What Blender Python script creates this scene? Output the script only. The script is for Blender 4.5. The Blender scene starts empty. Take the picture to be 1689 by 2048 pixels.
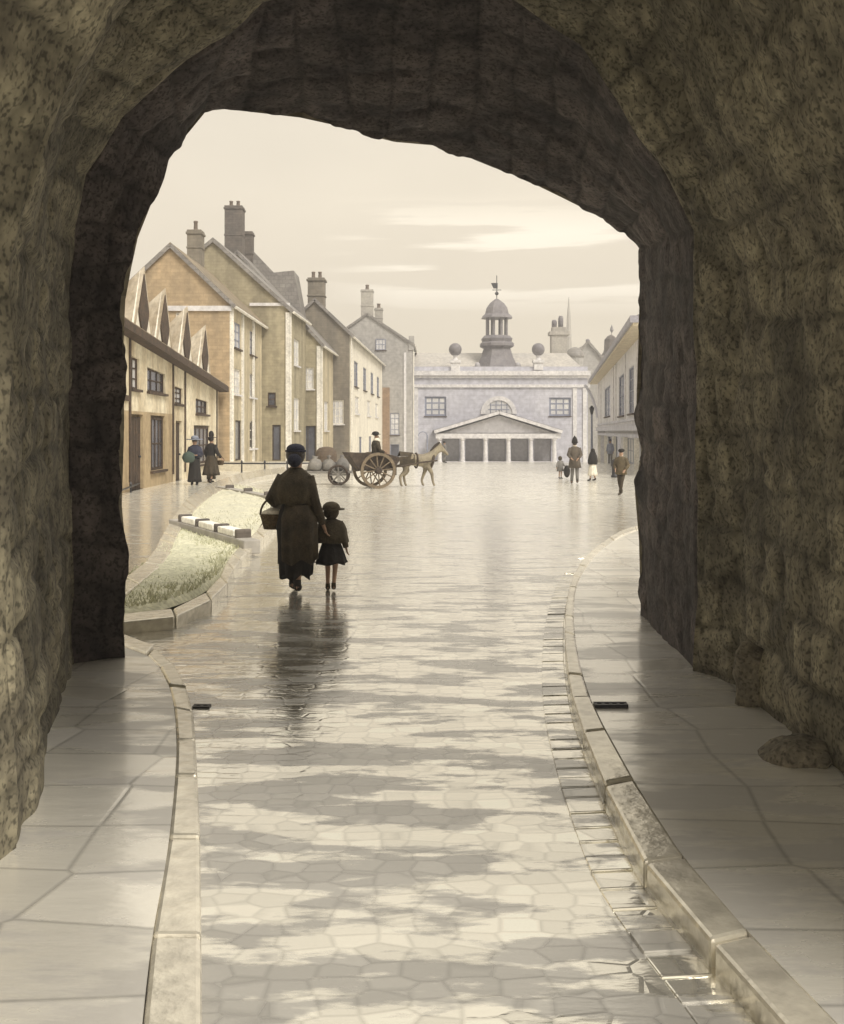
import bpy, bmesh, math, random
from mathutils import Vector, noise, Matrix
random.seed(7)
SC = bpy.context.scene
COL = SC.collection
R = math.radians

# ------------------------------------------------------------------ camera
F = 2048.0; CX = 844.5; HY = 863.0; H = 1.93
cam = bpy.data.cameras.new('camera'); co = bpy.data.objects.new('camera', cam); COL.objects.link(co)
co.location = (0, 0, H); co.rotation_euler = (R(90), 0, 0)
cam.sensor_width = 36; cam.lens = 36.0; cam.shift_y = -(1024 - HY) / 2048.0
cam.clip_start = 0.05; cam.clip_end = 5000
SC.camera = co
# ------------------------------------------------------------------ world
wd = bpy.data.worlds.new('World'); SC.world = wd; wd.use_nodes = True
nt = wd.node_tree; N = nt.nodes; L = nt.links; N.clear()
SUN_AZ, SUN_EL = 140.0, 48.0      # azimuth from +Y towards +X
out = N.new('ShaderNodeOutputWorld'); bg = N.new('ShaderNodeBackground')
sky = N.new('ShaderNodeTexSky'); sky.sky_type = 'NISHITA'; sky.sun_disc = False
sky.sun_elevation = R(SUN_EL); sky.sun_rotation = R(SUN_AZ); sky.dust_density = 6; sky.air_density = 1.2
tc = N.new('ShaderNodeTexCoord'); sep = N.new('ShaderNodeSeparateXYZ'); L.new(tc.outputs['Generated'], sep.inputs[0])
ramp = N.new('ShaderNodeValToRGB'); L.new(sep.outputs['Z'], ramp.inputs[0])
e = ramp.color_ramp.elements
e[0].position = 0.0; e[0].color = (0.84, 0.735, 0.555, 1)
e[1].position = 0.40; e[1].color = (0.655, 0.60, 0.50, 1)
k = e.new(0.16); k.color = (0.755, 0.665, 0.52, 1)
k = e.new(1.0); k.color = (0.80, 0.745, 0.64, 1)
mp = N.new('ShaderNodeMapping'); mp.inputs['Scale'].default_value = (1.3, 1.3, 17); mp.inputs['Rotation'].default_value = (0, R(-7), 0)
mp.inputs['Location'].default_value = (0.35, 0.1, 0.62)
L.new(tc.outputs['Generated'], mp.inputs[0])
cn = N.new('ShaderNodeTexNoise'); cn.inputs['Scale'].default_value = 1.5; cn.inputs['Detail'].default_value = 7; cn.inputs['Roughness'].default_value = 0.5
L.new(mp.outputs[0], cn.inputs['Vector'])
cr = N.new('ShaderNodeValToRGB'); cr.color_ramp.elements[0].position = 0.47; cr.color_ramp.elements[1].position = 0.50
L.new(cn.outputs['Fac'], cr.inputs[0])
el = N.new('ShaderNodeValToRGB'); L.new(sep.outputs['Z'], el.inputs[0])
el.color_ramp.elements[0].position = 0.11; el.color_ramp.elements[0].color = (0, 0, 0, 1)
el.color_ramp.elements[1].position = 0.135; el.color_ramp.elements[1].color = (1, 1, 1, 1)
q = el.color_ramp.elements.new(0.19); q.color = (1, 1, 1, 1)
q = el.color_ramp.elements.new(0.225); q.color = (0, 0, 0, 1)
mm = N.new('ShaderNodeMath'); mm.operation = 'MULTIPLY'; L.new(cr.outputs[0], mm.inputs[0]); 
xm = N.new('ShaderNodeMapRange'); xm.inputs[1].default_value = -.10; xm.inputs[2].default_value = -.02; L.new(sep.outputs['X'], xm.inputs[0])
xe = N.new('ShaderNodeMath'); xe.operation = 'MULTIPLY'; L.new(el.outputs[0], xe.inputs[0]); L.new(xm.outputs[0], xe.inputs[1]); L.new(xe.outputs[0], mm.inputs[1])
mx = N.new('ShaderNodeMixRGB'); L.new(mm.outputs[0], mx.inputs[0]); L.new(ramp.outputs[0], mx.inputs[1]); mx.inputs[2].default_value = (0.97, 0.875, 0.71, 1)
soft = N.new('ShaderNodeTexNoise'); soft.inputs['Scale'].default_value = 2.5; soft.inputs['Detail'].default_value = 5
m2 = N.new('ShaderNodeMapping'); m2.inputs['Scale'].default_value = (1, 1, 3); L.new(tc.outputs['Generated'], m2.inputs[0]); L.new(m2.outputs[0], soft.inputs['Vector'])
sr = N.new('ShaderNodeMapRange'); sr.inputs[1].default_value = 0.3; sr.inputs[2].default_value = 0.7; sr.inputs[3].default_value = 0.93; sr.inputs[4].default_value = 1.05
L.new(soft.outputs['Fac'], sr.inputs[0])
ml = N.new('ShaderNodeVectorMath'); ml.operation = 'SCALE'; L.new(mx.outputs[0], ml.inputs[0]); L.new(sr.outputs[0], ml.inputs['Scale'])
sk = N.new('ShaderNodeVectorMath'); sk.operation = 'SCALE'; sk.inputs['Scale'].default_value = 0.003; L.new(sky.outputs[0], sk.inputs[0])
ad = N.new('ShaderNodeVectorMath'); ad.operation = 'ADD'; L.new(ml.outputs[0], ad.inputs[0]); L.new(sk.outputs[0], ad.inputs[1])
L.new(ad.outputs[0], bg.inputs['Color']); bg.inputs['Strength'].default_value = 0.80; L.new(bg.outputs[0], out.inputs[0])
# ------------------------------------------------------------------ sun
sl = bpy.data.lights.new('sun', 'SUN'); sl.energy = 2.3; sl.angle = R(24); sl.color = (1.0, 0.94, 0.84)
so = bpy.data.objects.new('sun', sl); COL.objects.link(so)
sd = Vector((math.sin(R(SUN_AZ)) * math.cos(R(SUN_EL)), math.cos(R(SUN_AZ)) * math.cos(R(SUN_EL)), math.sin(R(SUN_EL))))
so.rotation_euler = sd.to_track_quat('Z', 'Y').to_euler(); so.location = (20, -10, 60)
SC.view_settings.view_transform = 'Standard'; SC.view_settings.look = 'None'
SC.view_settings.exposure = 0.72; SC.view_settings.gamma = 1
SC.cycles.max_bounces = 8; SC.cycles.glossy_bounces = 4; SC.cycles.diffuse_bounces = 4

# ------------------------------------------------------------------ measuring helpers
def gz(y):
    """height of the street surface: level, then falling gently past sixty metres"""
    if y < 58: return 0.0
    if y < 64:
        t = (y - 58); return -0.028 * t * t / 12
    if y < 125: return -0.028 * (y - 61)
    return -0.028 * 64
def W(px, py, y): return Vector(((px - CX) / F * y, y, H + (HY - py) / F * y))
def G(px, py, z=0.0):
    y = (H - z) / ((py - HY) / F)
    return Vector(((px - CX) / F * y, y, z))
def X(px, y): return (px - CX) / F * y
def Z(py, y): return H + (HY - py) / F * y

# ------------------------------------------------------------------ object helpers
def tag(o, label=None, cat=None, group=None, kind=None):
    if label: o['label'] = label
    if cat: o['category'] = cat
    if group: o['group'] = group
    if kind: o['kind'] = kind
    return o
def empty(name, loc, label, cat, group=None):
    o = bpy.data.objects.new(name, None); COL.objects.link(o); o.location = loc; o.empty_display_size = 0.3
    return tag(o, label, cat, group)
def link(name, me, parent=None):
    o = bpy.data.objects.new(name, me); COL.objects.link(o)
    if parent is not None:
        o.parent = parent
        p = parent; m = Matrix.Identity(4)
        chain = []
        while p is not None:
            chain.append(p); p = p.parent
        for p in reversed(chain): m = m @ p.matrix_parent_inverse @ p.matrix_basis
        o.matrix_parent_inverse = m.inverted()
    return o
class MB:
    """collects shapes in world space and links them as one mesh object"""
    def __init__(s): s.v = []; s.f = []; s.mi = []; s.m = 0
    def add(s, vs, fs):
        n = len(s.v); s.v += [tuple(p) for p in vs]
        for f in fs: s.f.append([i + n for i in f]); s.mi.append(s.m)
        return s
    def box(s, a, b):
        x0, y0, z0 = [min(a[i], b[i]) for i in range(3)]; x1, y1, z1 = [max(a[i], b[i]) for i in range(3)]
        return s.add([(x0,y0,z0),(x1,y0,z0),(x1,y1,z0),(x0,y1,z0),(x0,y0,z1),(x1,y0,z1),(x1,y1,z1),(x0,y1,z1)],
                     [(3,2,1,0),(4,5,6,7),(0,1,5,4),(1,2,6,5),(2,3,7,6),(3,0,4,7)])
    def obox(s, o, u, v, w):
        """box from corner o with edge vectors u, v, w"""
        o, u, v, w = Vector(o), Vector(u), Vector(v), Vector(w)
        return s.add([o, o+u, o+u+v, o+v, o+w, o+u+w, o+u+v+w, o+v+w], [(3,2,1,0),(4,5,6,7),(0,1,5,4),(1,2,6,5),(2,3,7,6),(3,0,4,7)])
    def bar(s, a, b, w, h=None, up=(0, 0, 1)):
        a, b = Vector(a), Vector(b); d = (b - a); up = Vector(up)
        sx = d.cross(up)
        if sx.length < 1e-6: sx = Vector((1, 0, 0))
        sx.normalize(); sy = sx.cross(d).normalized(); h = h or w
        return s.obox(a - sx * w / 2 - sy * h / 2, sx * w, sy * h, d)
    def tube(s, pts, rad, n=10, cap=True, ell=None):
        pts = [Vector(p) for p in pts]; rad = rad if isinstance(rad, (list, tuple)) else [rad] * len(pts)
        vs = []; fs = []; prev = None
        for i, p in enumerate(pts):
            d = (pts[min(i + 1, len(pts) - 1)] - pts[max(i - 1, 0)]).normalized()
            if prev is None:
                a = d.cross(Vector((0.02, 1, 0.01)))
                if a.length < .1: a = d.cross(Vector((1, 0, 0)))
            else: a = prev - d * prev.dot(d)
            a.normalize(); prev = a; b = d.cross(a)
            for k in range(n):
                t = 2 * math.pi * k / n
                vs.append(p + a * math.cos(t) * rad[i] + b * math.sin(t) * rad[i] * (ell or 1))
        for i in range(len(pts) - 1):
            for k in range(n):
                fs.append((i*n+k, i*n+(k+1) % n, (i+1)*n+(k+1) % n, (i+1)*n+k))
        if cap: fs.append(tuple(range(n))[::-1]); fs.append(tuple(range((len(pts)-1)*n, len(pts)*n)))
        return s.add(vs, fs)
    def lathe(s, c, prof, n=16, rot=0, sx=1, sy=1, cap=True):
        """prof: (radius, z) pairs around the vertical through c"""
        vs = []; fs = []
        for r, z in prof:
            for k in range(n):
                t = rot + 2 * math.pi * k / n; vs.append((c[0] + r*sx*math.cos(t), c[1] + r*sy*math.sin(t), c[2] + z))
        for i in range(len(prof) - 1):
            for k in range(n): fs.append((i*n+k, i*n+(k+1) % n, (i+1)*n+(k+1) % n, (i+1)*n+k))
        if cap: fs.append(tuple(range(n))[::-1]); fs.append(tuple(range((len(prof)-1)*n, len(prof)*n)))
        return s.add(vs, fs)
    def prism(s, poly, d):
        """planar polygon (3-D points) extruded by vector d"""
        n = len(poly); d = Vector(d); vs = [Vector(p) for p in poly] + [Vector(p) + d for p in poly]
        return s.add(vs, [tuple(range(n))[::-1], tuple(range(n, 2*n))] + [(i, (i+1) % n, n+(i+1) % n, n+i) for i in range(n)])
    def ball(s, c, r, n=12, m=8, sx=1, sy=1, sz=1):
        return s.lathe(c, [(max(r*math.sin(math.pi*i/m), r*.02), -r*sz*math.cos(math.pi*i/m)) for i in range(m+1)], n, 0, sx, sy)
    def build(s, name, mat, parent=None, smooth=False, bevel=0, fix=True):
        me = bpy.data.meshes.new(name); me.from_pydata(s.v, [], s.f)
        for m in (mat if isinstance(mat, list) else [mat]): me.materials.append(m)
        if isinstance(mat, list):
            for p, i in zip(me.polygons, s.mi): p.material_index = i
        if fix:
            bm = bmesh.new(); bm.from_mesh(me); bmesh.ops.recalc_face_normals(bm, faces=bm.faces); bm.to_mesh(me); bm.free()
        if smooth:
            for p in me.polygons: p.use_smooth = True
        o = link(name, me, parent)
        if bevel:
            b = o.modifiers.new('bevel', 'BEVEL'); b.width = bevel; b.segments = 2; b.limit_method = 'ANGLE'
        return o

# ------------------------------------------------------------------ materials
def mat(name, base, c2=None, rough=.85, scale=1.5, bump=.3, bscale=12, streak=0, brick=None, metal=0, spec=.4, fine=.18, speck=0, tone=False):
    m = bpy.data.materials.new(name); m.use_nodes = True; t = m.node_tree; n = t.nodes; l = t.links
    p = n['Principled BSDF']; geo = n.new('ShaderNodeNewGeometry')
    c2 = c2 or tuple(v * .72 for v in base)
    n1 = n.new('ShaderNodeTexNoise'); n1.inputs['Scale'].default_value = scale; n1.inputs['Detail'].default_value = 3 if tone else 8; n1.inputs['Roughness'].default_value = .62
    if streak:
        mpp = n.new('ShaderNodeMapping'); mpp.inputs['Scale'].default_value = (1, 1, 1 / streak); l.new(geo.outputs['Position'], mpp.inputs[0]); l.new(mpp.outputs[0], n1.inputs['Vector'])
    else: l.new(geo.outputs['Position'], n1.inputs['Vector'])
    r1 = n.new('ShaderNodeMapRange'); r1.inputs[1].default_value = .34; r1.inputs[2].default_value = .66; l.new(n1.outputs['Fac'], r1.inputs[0])
    mix = n.new('ShaderNodeMixRGB'); l.new(r1.outputs[0], mix.inputs[0]); mix.inputs[1].default_value = (*c2, 1); mix.inputs[2].default_value = (*base, 1)
    n2 = n.new('ShaderNodeTexNoise'); n2.inputs['Scale'].default_value = bscale; n2.inputs['Detail'].default_value = 2 if tone else 6; l.new(geo.outputs['Position'], n2.inputs['Vector'])
    r2 = n.new('ShaderNodeMapRange'); r2.inputs[1].default_value = .3; r2.inputs[2].default_value = .7; r2.inputs[3].default_value = 1 - fine; r2.inputs[4].default_value = 1 + fine
    l.new(n2.outputs['Fac'], r2.inputs[0])
    sc = n.new('ShaderNodeVectorMath'); sc.operation = 'SCALE'; l.new(mix.outputs[0], sc.inputs[0]); l.new(r2.outputs[0], sc.inputs['Scale'])
    colout = sc.outputs[0]; hgt = n2.outputs['Fac']
    if tone:
        ta = n.new('ShaderNodeAttribute'); ta.attribute_name = 'tone'; s5 = n.new('ShaderNodeVectorMath'); s5.operation = 'SCALE'; l.new(colout, s5.inputs[0]); l.new(ta.outputs['Fac'], s5.inputs['Scale']); colout = s5.outputs[0]
    if speck:
        n4 = n.new('ShaderNodeTexNoise'); n4.inputs['Scale'].default_value = 34; n4.inputs['Detail'].default_value = 1; n4.inputs['Roughness'].default_value = .6; l.new(geo.outputs['Position'], n4.inputs['Vector'])
        r4 = n.new('ShaderNodeMapRange'); r4.inputs[1].default_value = .5; r4.inputs[2].default_value = .66; r4.inputs[3].default_value = 1; r4.inputs[4].default_value = 1 - speck; l.new(n4.outputs['Fac'], r4.inputs[0])
        s4 = n.new('ShaderNodeVectorMath'); s4.operation = 'SCALE'; l.new(colout, s4.inputs[0]); l.new(r4.outputs[0], s4.inputs['Scale']); colout = s4.outputs[0]
    if brick:
        bw, bh, fac = brick
        s3 = n.new('ShaderNodeSeparateXYZ'); l.new(geo.outputs['Position'], s3.inputs[0])
        a = n.new('ShaderNodeMath'); l.new(s3.outputs['X'], a.inputs[0]); l.new(s3.outputs['Y'], a.inputs[1])
        cb = n.new('ShaderNodeCombineXYZ'); l.new(a.outputs[0], cb.inputs[0]); l.new(s3.outputs['Z'], cb.inputs[1])
        bt = n.new('ShaderNodeTexBrick'); bt.inputs['Scale'].default_value = 1; bt.inputs['Brick Width'].default_value = bw; bt.inputs['Row Height'].default_value = bh
        bt.inputs['Mortar Size'].default_value = bh * .09; bt.inputs['Color1'].default_value = (1, 1, 1, 1); bt.inputs['Color2'].default_value = (1 - fac, 1 - fac, 1 - fac, 1)
        bt.inputs['Mortar'].default_value = (1 - fac * 1.3,) * 3 + (1,); l.new(cb.outputs[0], bt.inputs['Vector'])
        ml_ = n.new('ShaderNodeMixRGB'); ml_.blend_type = 'MULTIPLY'; ml_.inputs[0].default_value = 1; l.new(colout, ml_.inputs[1]); l.new(bt.outputs['Color'], ml_.inputs[2]); colout = ml_.outputs[0]
    l.new(colout, p.inputs['Base Color'])
    p.inputs['Roughness'].default_value = rough; p.inputs['Metallic'].default_value = metal; p.inputs['Specular IOR Level'].default_value = spec
    if bump:
        b = n.new('ShaderNodeBump'); b.inputs['Strength'].default_value = bump; b.inputs['Distance'].default_value = .05; l.new(hgt, b.inputs['Height']); l.new(b.outputs[0], p.inputs['Normal'])
    return m
def wet(name, base, dark, m_hi, m_lo, cob=(.16, .11), patch=(.9, .35), rough=(.06, .3), arcs=True, rnd=.55, jw=.10, bump=.5, thr=(.44, .56), dk=.5):
    """rain-wet stone setts: a film of water, ripples, and grey patches, reflection-like washes put into the colour"""
    m = bpy.data.materials.new(name); m.use_nodes = True; t = m.node_tree; n = t.nodes; l = t.links
    p = n['Principled BSDF']; geo = n.new('ShaderNodeNewGeometry'); pos = geo.outputs['Position']
    def mapping(sc, rot=0, warp=0):
        q = n.new('ShaderNodeMapping'); q.inputs['Scale'].default_value = sc; q.inputs['Rotation'].default_value = (0, 0, rot); l.new(pos, q.inputs[0]); return q.outputs[0]
    def noi(vec, s, d=5, r=.5):
        q = n.new('ShaderNodeTexNoise'); q.inputs['Scale'].default_value = s; q.inputs['Detail'].default_value = d; q.inputs['Roughness'].default_value = r; l.new(vec, q.inputs['Vector']); return q.outputs['Fac']
    def rng(v, a, b, c=0, d=1):
        q = n.new('ShaderNodeMapRange'); q.inputs[1].default_value = a; q.inputs[2].default_value = b; q.inputs[3].default_value = c; q.inputs[4].default_value = d; l.new(v, q.inputs[0]); return q.outputs[0]
    def mth(op, a, b):
        q = n.new('ShaderNodeMath'); q.operation = op
        for i, v in enumerate((a, b)):
            if isinstance(v, (int, float)): q.inputs[i].default_value = v
            else: l.new(v, q.inputs[i])
        return q.outputs[0]
    sy = n.new('ShaderNodeSeparateXYZ'); l.new(pos, sy.inputs[0])
    wash = rng(mth('ADD', noi(mapping((patch[1], patch[0], 1)), 1.0, 6, .6), rng(sy.outputs['Y'], 7, 20, 0, .10)), *thr)  # grey reflection-like washes, painted in and fading with distance to brighten the far road
    vor = n.new('ShaderNodeTexVoronoi'); vor.feature = 'DISTANCE_TO_EDGE'; vor.inputs['Scale'].default_value = 1; vor.inputs['Randomness'].default_value = rnd
    l.new(mapping((1 / cob[0], 1 / cob[1], 1)), vor.inputs['Vector'])
    joint = rng(vor.outputs['Distance'], 0.0, jw)
    vc = n.new('ShaderNodeTexVoronoi'); vc.inputs['Scale'].default_value = 1; vc.inputs['Randomness'].default_value = rnd; l.new(mapping((1 / cob[0], 1 / cob[1], 1)), vc.inputs['Vector'])
    s = n.new('ShaderNodeSeparateColor'); l.new(vc.outputs['Color'], s.inputs[0])
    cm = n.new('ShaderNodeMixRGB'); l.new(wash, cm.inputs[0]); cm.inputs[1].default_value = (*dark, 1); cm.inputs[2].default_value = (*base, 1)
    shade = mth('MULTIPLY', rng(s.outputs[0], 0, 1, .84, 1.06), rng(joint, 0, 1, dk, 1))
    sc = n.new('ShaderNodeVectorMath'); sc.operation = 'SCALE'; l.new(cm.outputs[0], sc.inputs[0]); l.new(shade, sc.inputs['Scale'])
    l.new(sc.outputs[0], p.inputs['Base Color'])
    thin = rng(sy.outputs['Y'], 14, 30)       # reflectivity graded down with distance to paint the open street brighter
    l.new(mth('MULTIPLY', rng(wash, 0, 1, m_lo, m_hi), rng(thin, 0, 1, 1, .35)), p.inputs['Metallic'])
    l.new(mth('ADD', mth('ADD', rng(wash, 0, 1, rough[1], rough[0]), rng(s.outputs[1], 0, 1, 0, .10)), rng(thin, 0, 1, 0, .16)), p.inputs['Roughness'])
    p.inputs['Coat Weight'].default_value = .6; p.inputs['Coat Roughness'].default_value = .12; p.inputs['Coat IOR'].default_value = 1.4
    rip = noi(mapping((1.6, 5.0, 1)), 1.6, 4, .55)
    hh = mth('ADD', mth('MULTIPLY', joint, .14), mth('MULTIPLY', rip, 1.0))
    hh = mth('ADD', hh, mth('MULTIPLY', s.outputs[2], .12))
    b = n.new('ShaderNodeBump'); b.inputs['Strength'].default_value = bump; b.inputs['Distance'].default_value = .05; l.new(hh, b.inputs['Height']); l.new(b.outputs[0], p.inputs['Normal'])
    l.new(b.outputs[0], p.inputs['Coat Normal'])
    return m

M = {}
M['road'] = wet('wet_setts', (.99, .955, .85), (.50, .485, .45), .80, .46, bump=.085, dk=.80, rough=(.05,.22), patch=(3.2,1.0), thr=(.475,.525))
M['foot'] = wet('wet_flags', (.90, .87, .79), (.60, .58, .54), .45, .28, cob=(.62, .5), rnd=.22, jw=.03, patch=(2.4,.8), thr=(.46, .53), dk=.66, bump=.11, rough=(.22,.42))
M['kerb'] = mat('kerb_stone', (.90, .85, .72), (.70, .66, .57), rough=.25, scale=2.5, bump=.15, spec=.8, metal=.55)
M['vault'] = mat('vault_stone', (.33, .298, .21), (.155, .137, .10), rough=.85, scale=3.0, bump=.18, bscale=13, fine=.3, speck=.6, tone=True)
M['arch'] = mat('arch_stone_shaded', (.135, .112, .105), (.055, .046, .048), rough=.85, scale=3.0, bump=.18, bscale=13, fine=.3, speck=.6, tone=True)  # vault masonry with the soffit's shade put into a darker colour
M['plaster_flake'] = mat('plaster_flake', (.42, .38, .28), rough=.9, bscale=20)
M['rock'] = mat('dark_rubble', (.25, .22, .16), (.12, .105, .08), scale=6, bscale=20, fine=.35, speck=.5)
M['grass'] = mat('turf', (.66, .645, .49), (.54, .54, .41), rough=.8, scale=1.2, bump=.8, bscale=14, fine=.25)
M['grass2'] = mat('grey_turf', (.64, .62, .48), (.54, .53, .43), rough=.8, scale=1.2, bump=.8, bscale=14, fine=.2)
M['cream'] = mat('cream_plaster', (.74, .68, .53), (.42, .34, .22), scale=1.1, streak=3, bscale=5, bump=.2)
M['white'] = mat('white_plaster', (.80, .76, .66), (.64, .60, .52), scale=.8, streak=3, bscale=5, bump=.2)
M['gableroof'] = mat('pale_weathered_tile', (.60,.54,.44), (.34,.28,.20), scale=1.6, streak=4, bscale=5)
M['stain'] = mat('brown_stained_front', (.46,.36,.22), (.26,.195,.12), scale=1.0, streak=4, bscale=5)
M['palewash'] = mat('pale_blue_grey_plaster', (.66,.65,.67), (.53,.525,.56), scale=.7, streak=4, bscale=4, bump=.15)
M['timber'] = mat('dark_timber', (.085, .055, .035), (.04, .028, .02), scale=3, bscale=14, fine=.35)
M['ochre'] = mat('ochre_brick', (.50, .375, .235), (.30, .235, .155), scale=.8, streak=5, bscale=3, brick=(.46, .17, .14))
M['ochreface'] = mat('pale_ochre_plaster', (.56, .49, .35), (.31, .265, .18), scale=.9, streak=7, bscale=3, bump=.2)
M['olive'] = mat('olive_brick', (.42, .37, .255), (.24, .21, .145), scale=.8, streak=7, bscale=3, brick=(.46, .17, .12))
M['brown'] = mat('brown_brick', (.25, .218, .172), (.15, .135, .115), scale=.8, streak=5, bscale=3, brick=(.46, .17, .14))
M['grey'] = mat('grey_render', (.40, .385, .37), (.32, .31, .30), scale=.5, streak=3, bscale=3, brick=(.6, .25, .08))
M['slate'] = mat('grey_slate', (.30, .28, .26), (.21, .195, .19), rough=.45, scale=.8, bscale=6, brick=(.4, .28, .25))
M['tile'] = mat('brown_roof_tile', (.34, .27, .18), (.22, .18, .13), rough=.6, scale=.8, bscale=6, brick=(.4, .26, .3))
M['stone'] = mat('pale_grey_ashlar', (.56, .56, .62), (.47, .47, .54), scale=.25, streak=2, bscale=2, brick=(1.1, .45, .10))
M['stonelt'] = mat('pale_stone_trim', (.67, .655, .655), (.56, .55, .57), scale=.6, bscale=4)
M['stonedk'] = mat('dark_grey_stone', (.42, .41, .42), (.35, .34, .36), scale=.4, streak=2, bscale=3)  # plain darker grey for doors, pediment and urns
M['lead'] = mat('lead_sheet', (.22, .205, .215), (.15, .14, .155), rough=.5, scale=1.2, bscale=4)
M['stack'] = mat('sooty_brick', (.17, .145, .125), (.11, .098, .092), scale=1, bscale=5, brick=(.4, .16, .2))
M['stackg'] = mat('grey_brick_stack', (.40, .38, .34), (.33, .31, .29), scale=1, bscale=5)
M['pot'] = mat('clay_pot', (.20, .16, .13), scale=2)
M['glass'] = mat('dark_window_glass', (.10, .105, .13), (.05, .05, .065), rough=.15, scale=1.1, bump=0, spec=.6)
M['glasslt'] = mat('pale_window_glass', (.66, .65, .64), (.48, .48, .50), rough=.45, scale=1.1, bump=0, spec=.6)
M['trim'] = mat('white_paint', (.80, .77, .70), rough=.6, bump=.1)
M['limewash'] = mat('limewash', (.88,.86,.80), (.78,.75,.68), rough=.7)
M['bluepaint'] = mat('blue_grey_paint', (.25, .27, .36), rough=.5, bump=.1)
M['gutterpaint'] = mat('dull_lilac_paint', (.36,.35,.40), rough=.6, bump=.1)
M['orange'] = mat('orange_brick_pier', (.34, .235, .155), scale=1.5, brick=(.4, .16, .15))
M['iron'] = mat('black_iron', (.03, .03, .035), rough=.4, bump=.1, bscale=30)
M['wood'] = mat('worn_dark_wood', (.075, .055, .04), (.04, .03, .025), scale=6, bscale=20, fine=.3)
M['wheelwood'] = mat('tan_wheel_wood', (.20, .155, .105), (.12, .095, .065), scale=6, bscale=20)
M['skin'] = mat('skin', (.42, .27, .19), rough=.6, bump=0, fine=.05)
M['cl_brown'] = mat('brown_wool', (.075, .057, .035), (.030, .024, .017), scale=7, bscale=60, fine=.3)
M['cl_dark'] = mat('dark_wool', (.026, .022, .019), (.013, .012, .012), scale=6, bscale=60, fine=.3)
M['cl_tan'] = mat('tan_wool', (.085, .068, .043), (.04, .032, .021), scale=7, bscale=60, fine=.3)
M['cl_navy'] = mat('navy_wool', (.035, .037, .065), (.02, .022, .035), scale=6, bscale=60, fine=.3)
M['cl_green'] = mat('dull_green_cloth', (.07, .10, .085), scale=6, bscale=60)
M['cl_white'] = mat('white_linen', (.75, .70, .60), (.6, .56, .47), scale=8, bscale=40)
M['cl_grey'] = mat('grey_wool', (.20, .19, .18), (.13, .125, .12), scale=6, bscale=60)
M['hair'] = mat('dark_hair', (.035, .028, .025), rough=.5, scale=20, bscale=80)
M['wicker'] = mat('brown_wicker', (.16, .115, .065), (.08, .055, .035), scale=12, bscale=45, bump=1, fine=.4)
M['horse'] = mat('pale_dun_coat', (.30, .26, .185), (.16, .135, .10), scale=4, bscale=30, rough=.6)
M['horsedk'] = mat('dark_mane', (.05, .04, .035), scale=8)
M['sack'] = mat('grey_sacking', (.26, .245, .22), (.17, .16, .15), scale=6, bscale=50)
M['sackbr'] = mat('brown_sacking', (.13, .095, .065), (.08, .06, .045), scale=6, bscale=50)

# ================================================================== THE GATE PASSAGE
A = [(252,1345),(247,1250),(253,1120),(243,1010),(248,850),(246,700),(250,600),(262,535),(275,475),(300,412),(335,322),(372,270),(412,221),
     (450,217),(600,234),(700,256),(745,272),(790,283),(870,290),(960,322),(1050,358),(1130,397),(1200,432),(1255,462),(1282,500),(1279,640),
     (1273,850),(1284,900),(1271,985),(1279,1080),(1284,1250)]
def depthA(px): return 8.3 + (px - 250) / 1034 * 1.9
def keyed(keys):
    """control points given at some of the 31 stations, the rest interpolated"""
    o = []
    for t in range(31):
        for a, b in zip(keys[:-1], keys[1:]):
            if a[0] <= t <= b[0]:
                u = (t - a[0]) / (b[0] - a[0]); o.append(Vector(a[1]).lerp(Vector(b[1]), u)); break
    return o
def Wk(t, px, py, y): return (t, W(px, py, y))
SA = [W(px, py, depthA(px)) for px, py in A]
SB = keyed([Wk(0,146,1352,8.08), Wk(4,138,850,8.0), Wk(6,137,640,7.95), Wk(8,150,470,7.9), Wk(9,175,350,7.8), Wk(10,250,235,7.7), Wk(11,350,140,7.6), Wk(12,455,70,7.5),
            Wk(13,520,10,7.4), Wk(16,740,-50,7.2), Wk(19,980,-30,7.2), Wk(21,1165,90,7.4), Wk(22,1250,225,7.5), Wk(23,1330,345,7.6), Wk(24,1384,460,7.7), Wk(26,1393,850,7.8), Wk(30,1392,1368,7.83)])
SC2 = keyed([Wk(0,122,1450,6.73), Wk(4,104,850,6.75), Wk(8,90,430,6.7), Wk(10,130,190,6.6), Wk(12,300,-40,6.5), Wk(16,700,-190,6.4), Wk(19,1000,-170,6.4), Wk(21,1270,-40,6.7),
             Wk(22,1350,130,6.9), Wk(23,1420,330,7.1), Wk(24,1468,520,7.2), Wk(26,1478,850,7.3), Wk(30,1468,1398,7.38)])
def prof(xl, xr, y, top, s=2.7):
    return keyed([(0,(xl,y,0)),(6,(xl-.03,y,s)),(9,(xl+.25,y,s+.8)),(12,(xl+1.0,y,top-.25)),(18,((xl+xr)/2,y,top)),(22,(xr-.8,y,top-.4)),(24,(xr,y,s+.2)),(30,(xr,y,0))])
SD = prof(-1.79, 2.22, 4.5, 5.0)
SE = prof(-1.9, 2.25, 3.5, 4.8)
SF = prof(-2.0, 2.3, 2.5, 4.7)
def dense(st, n=420):
    """smooth resample of a 31-point station by station parameter"""
    o = []
    for i in range(n + 1):
        t = i / n * 30; a = min(int(t), 29); u = t - a
        o.append(st[a].lerp(st[a + 1], u))
    return o
def loft(stations, steps, n=420):
    D = [dense(s, n) for s in stations]; rows = []
    for k in range(len(D) - 1):
        m = steps[k]
        for j in range(m):
            rows.append([D[k][i].lerp(D[k + 1][i], j / m) for i in range(n + 1)])
    rows.append(D[-1]); return rows
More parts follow.
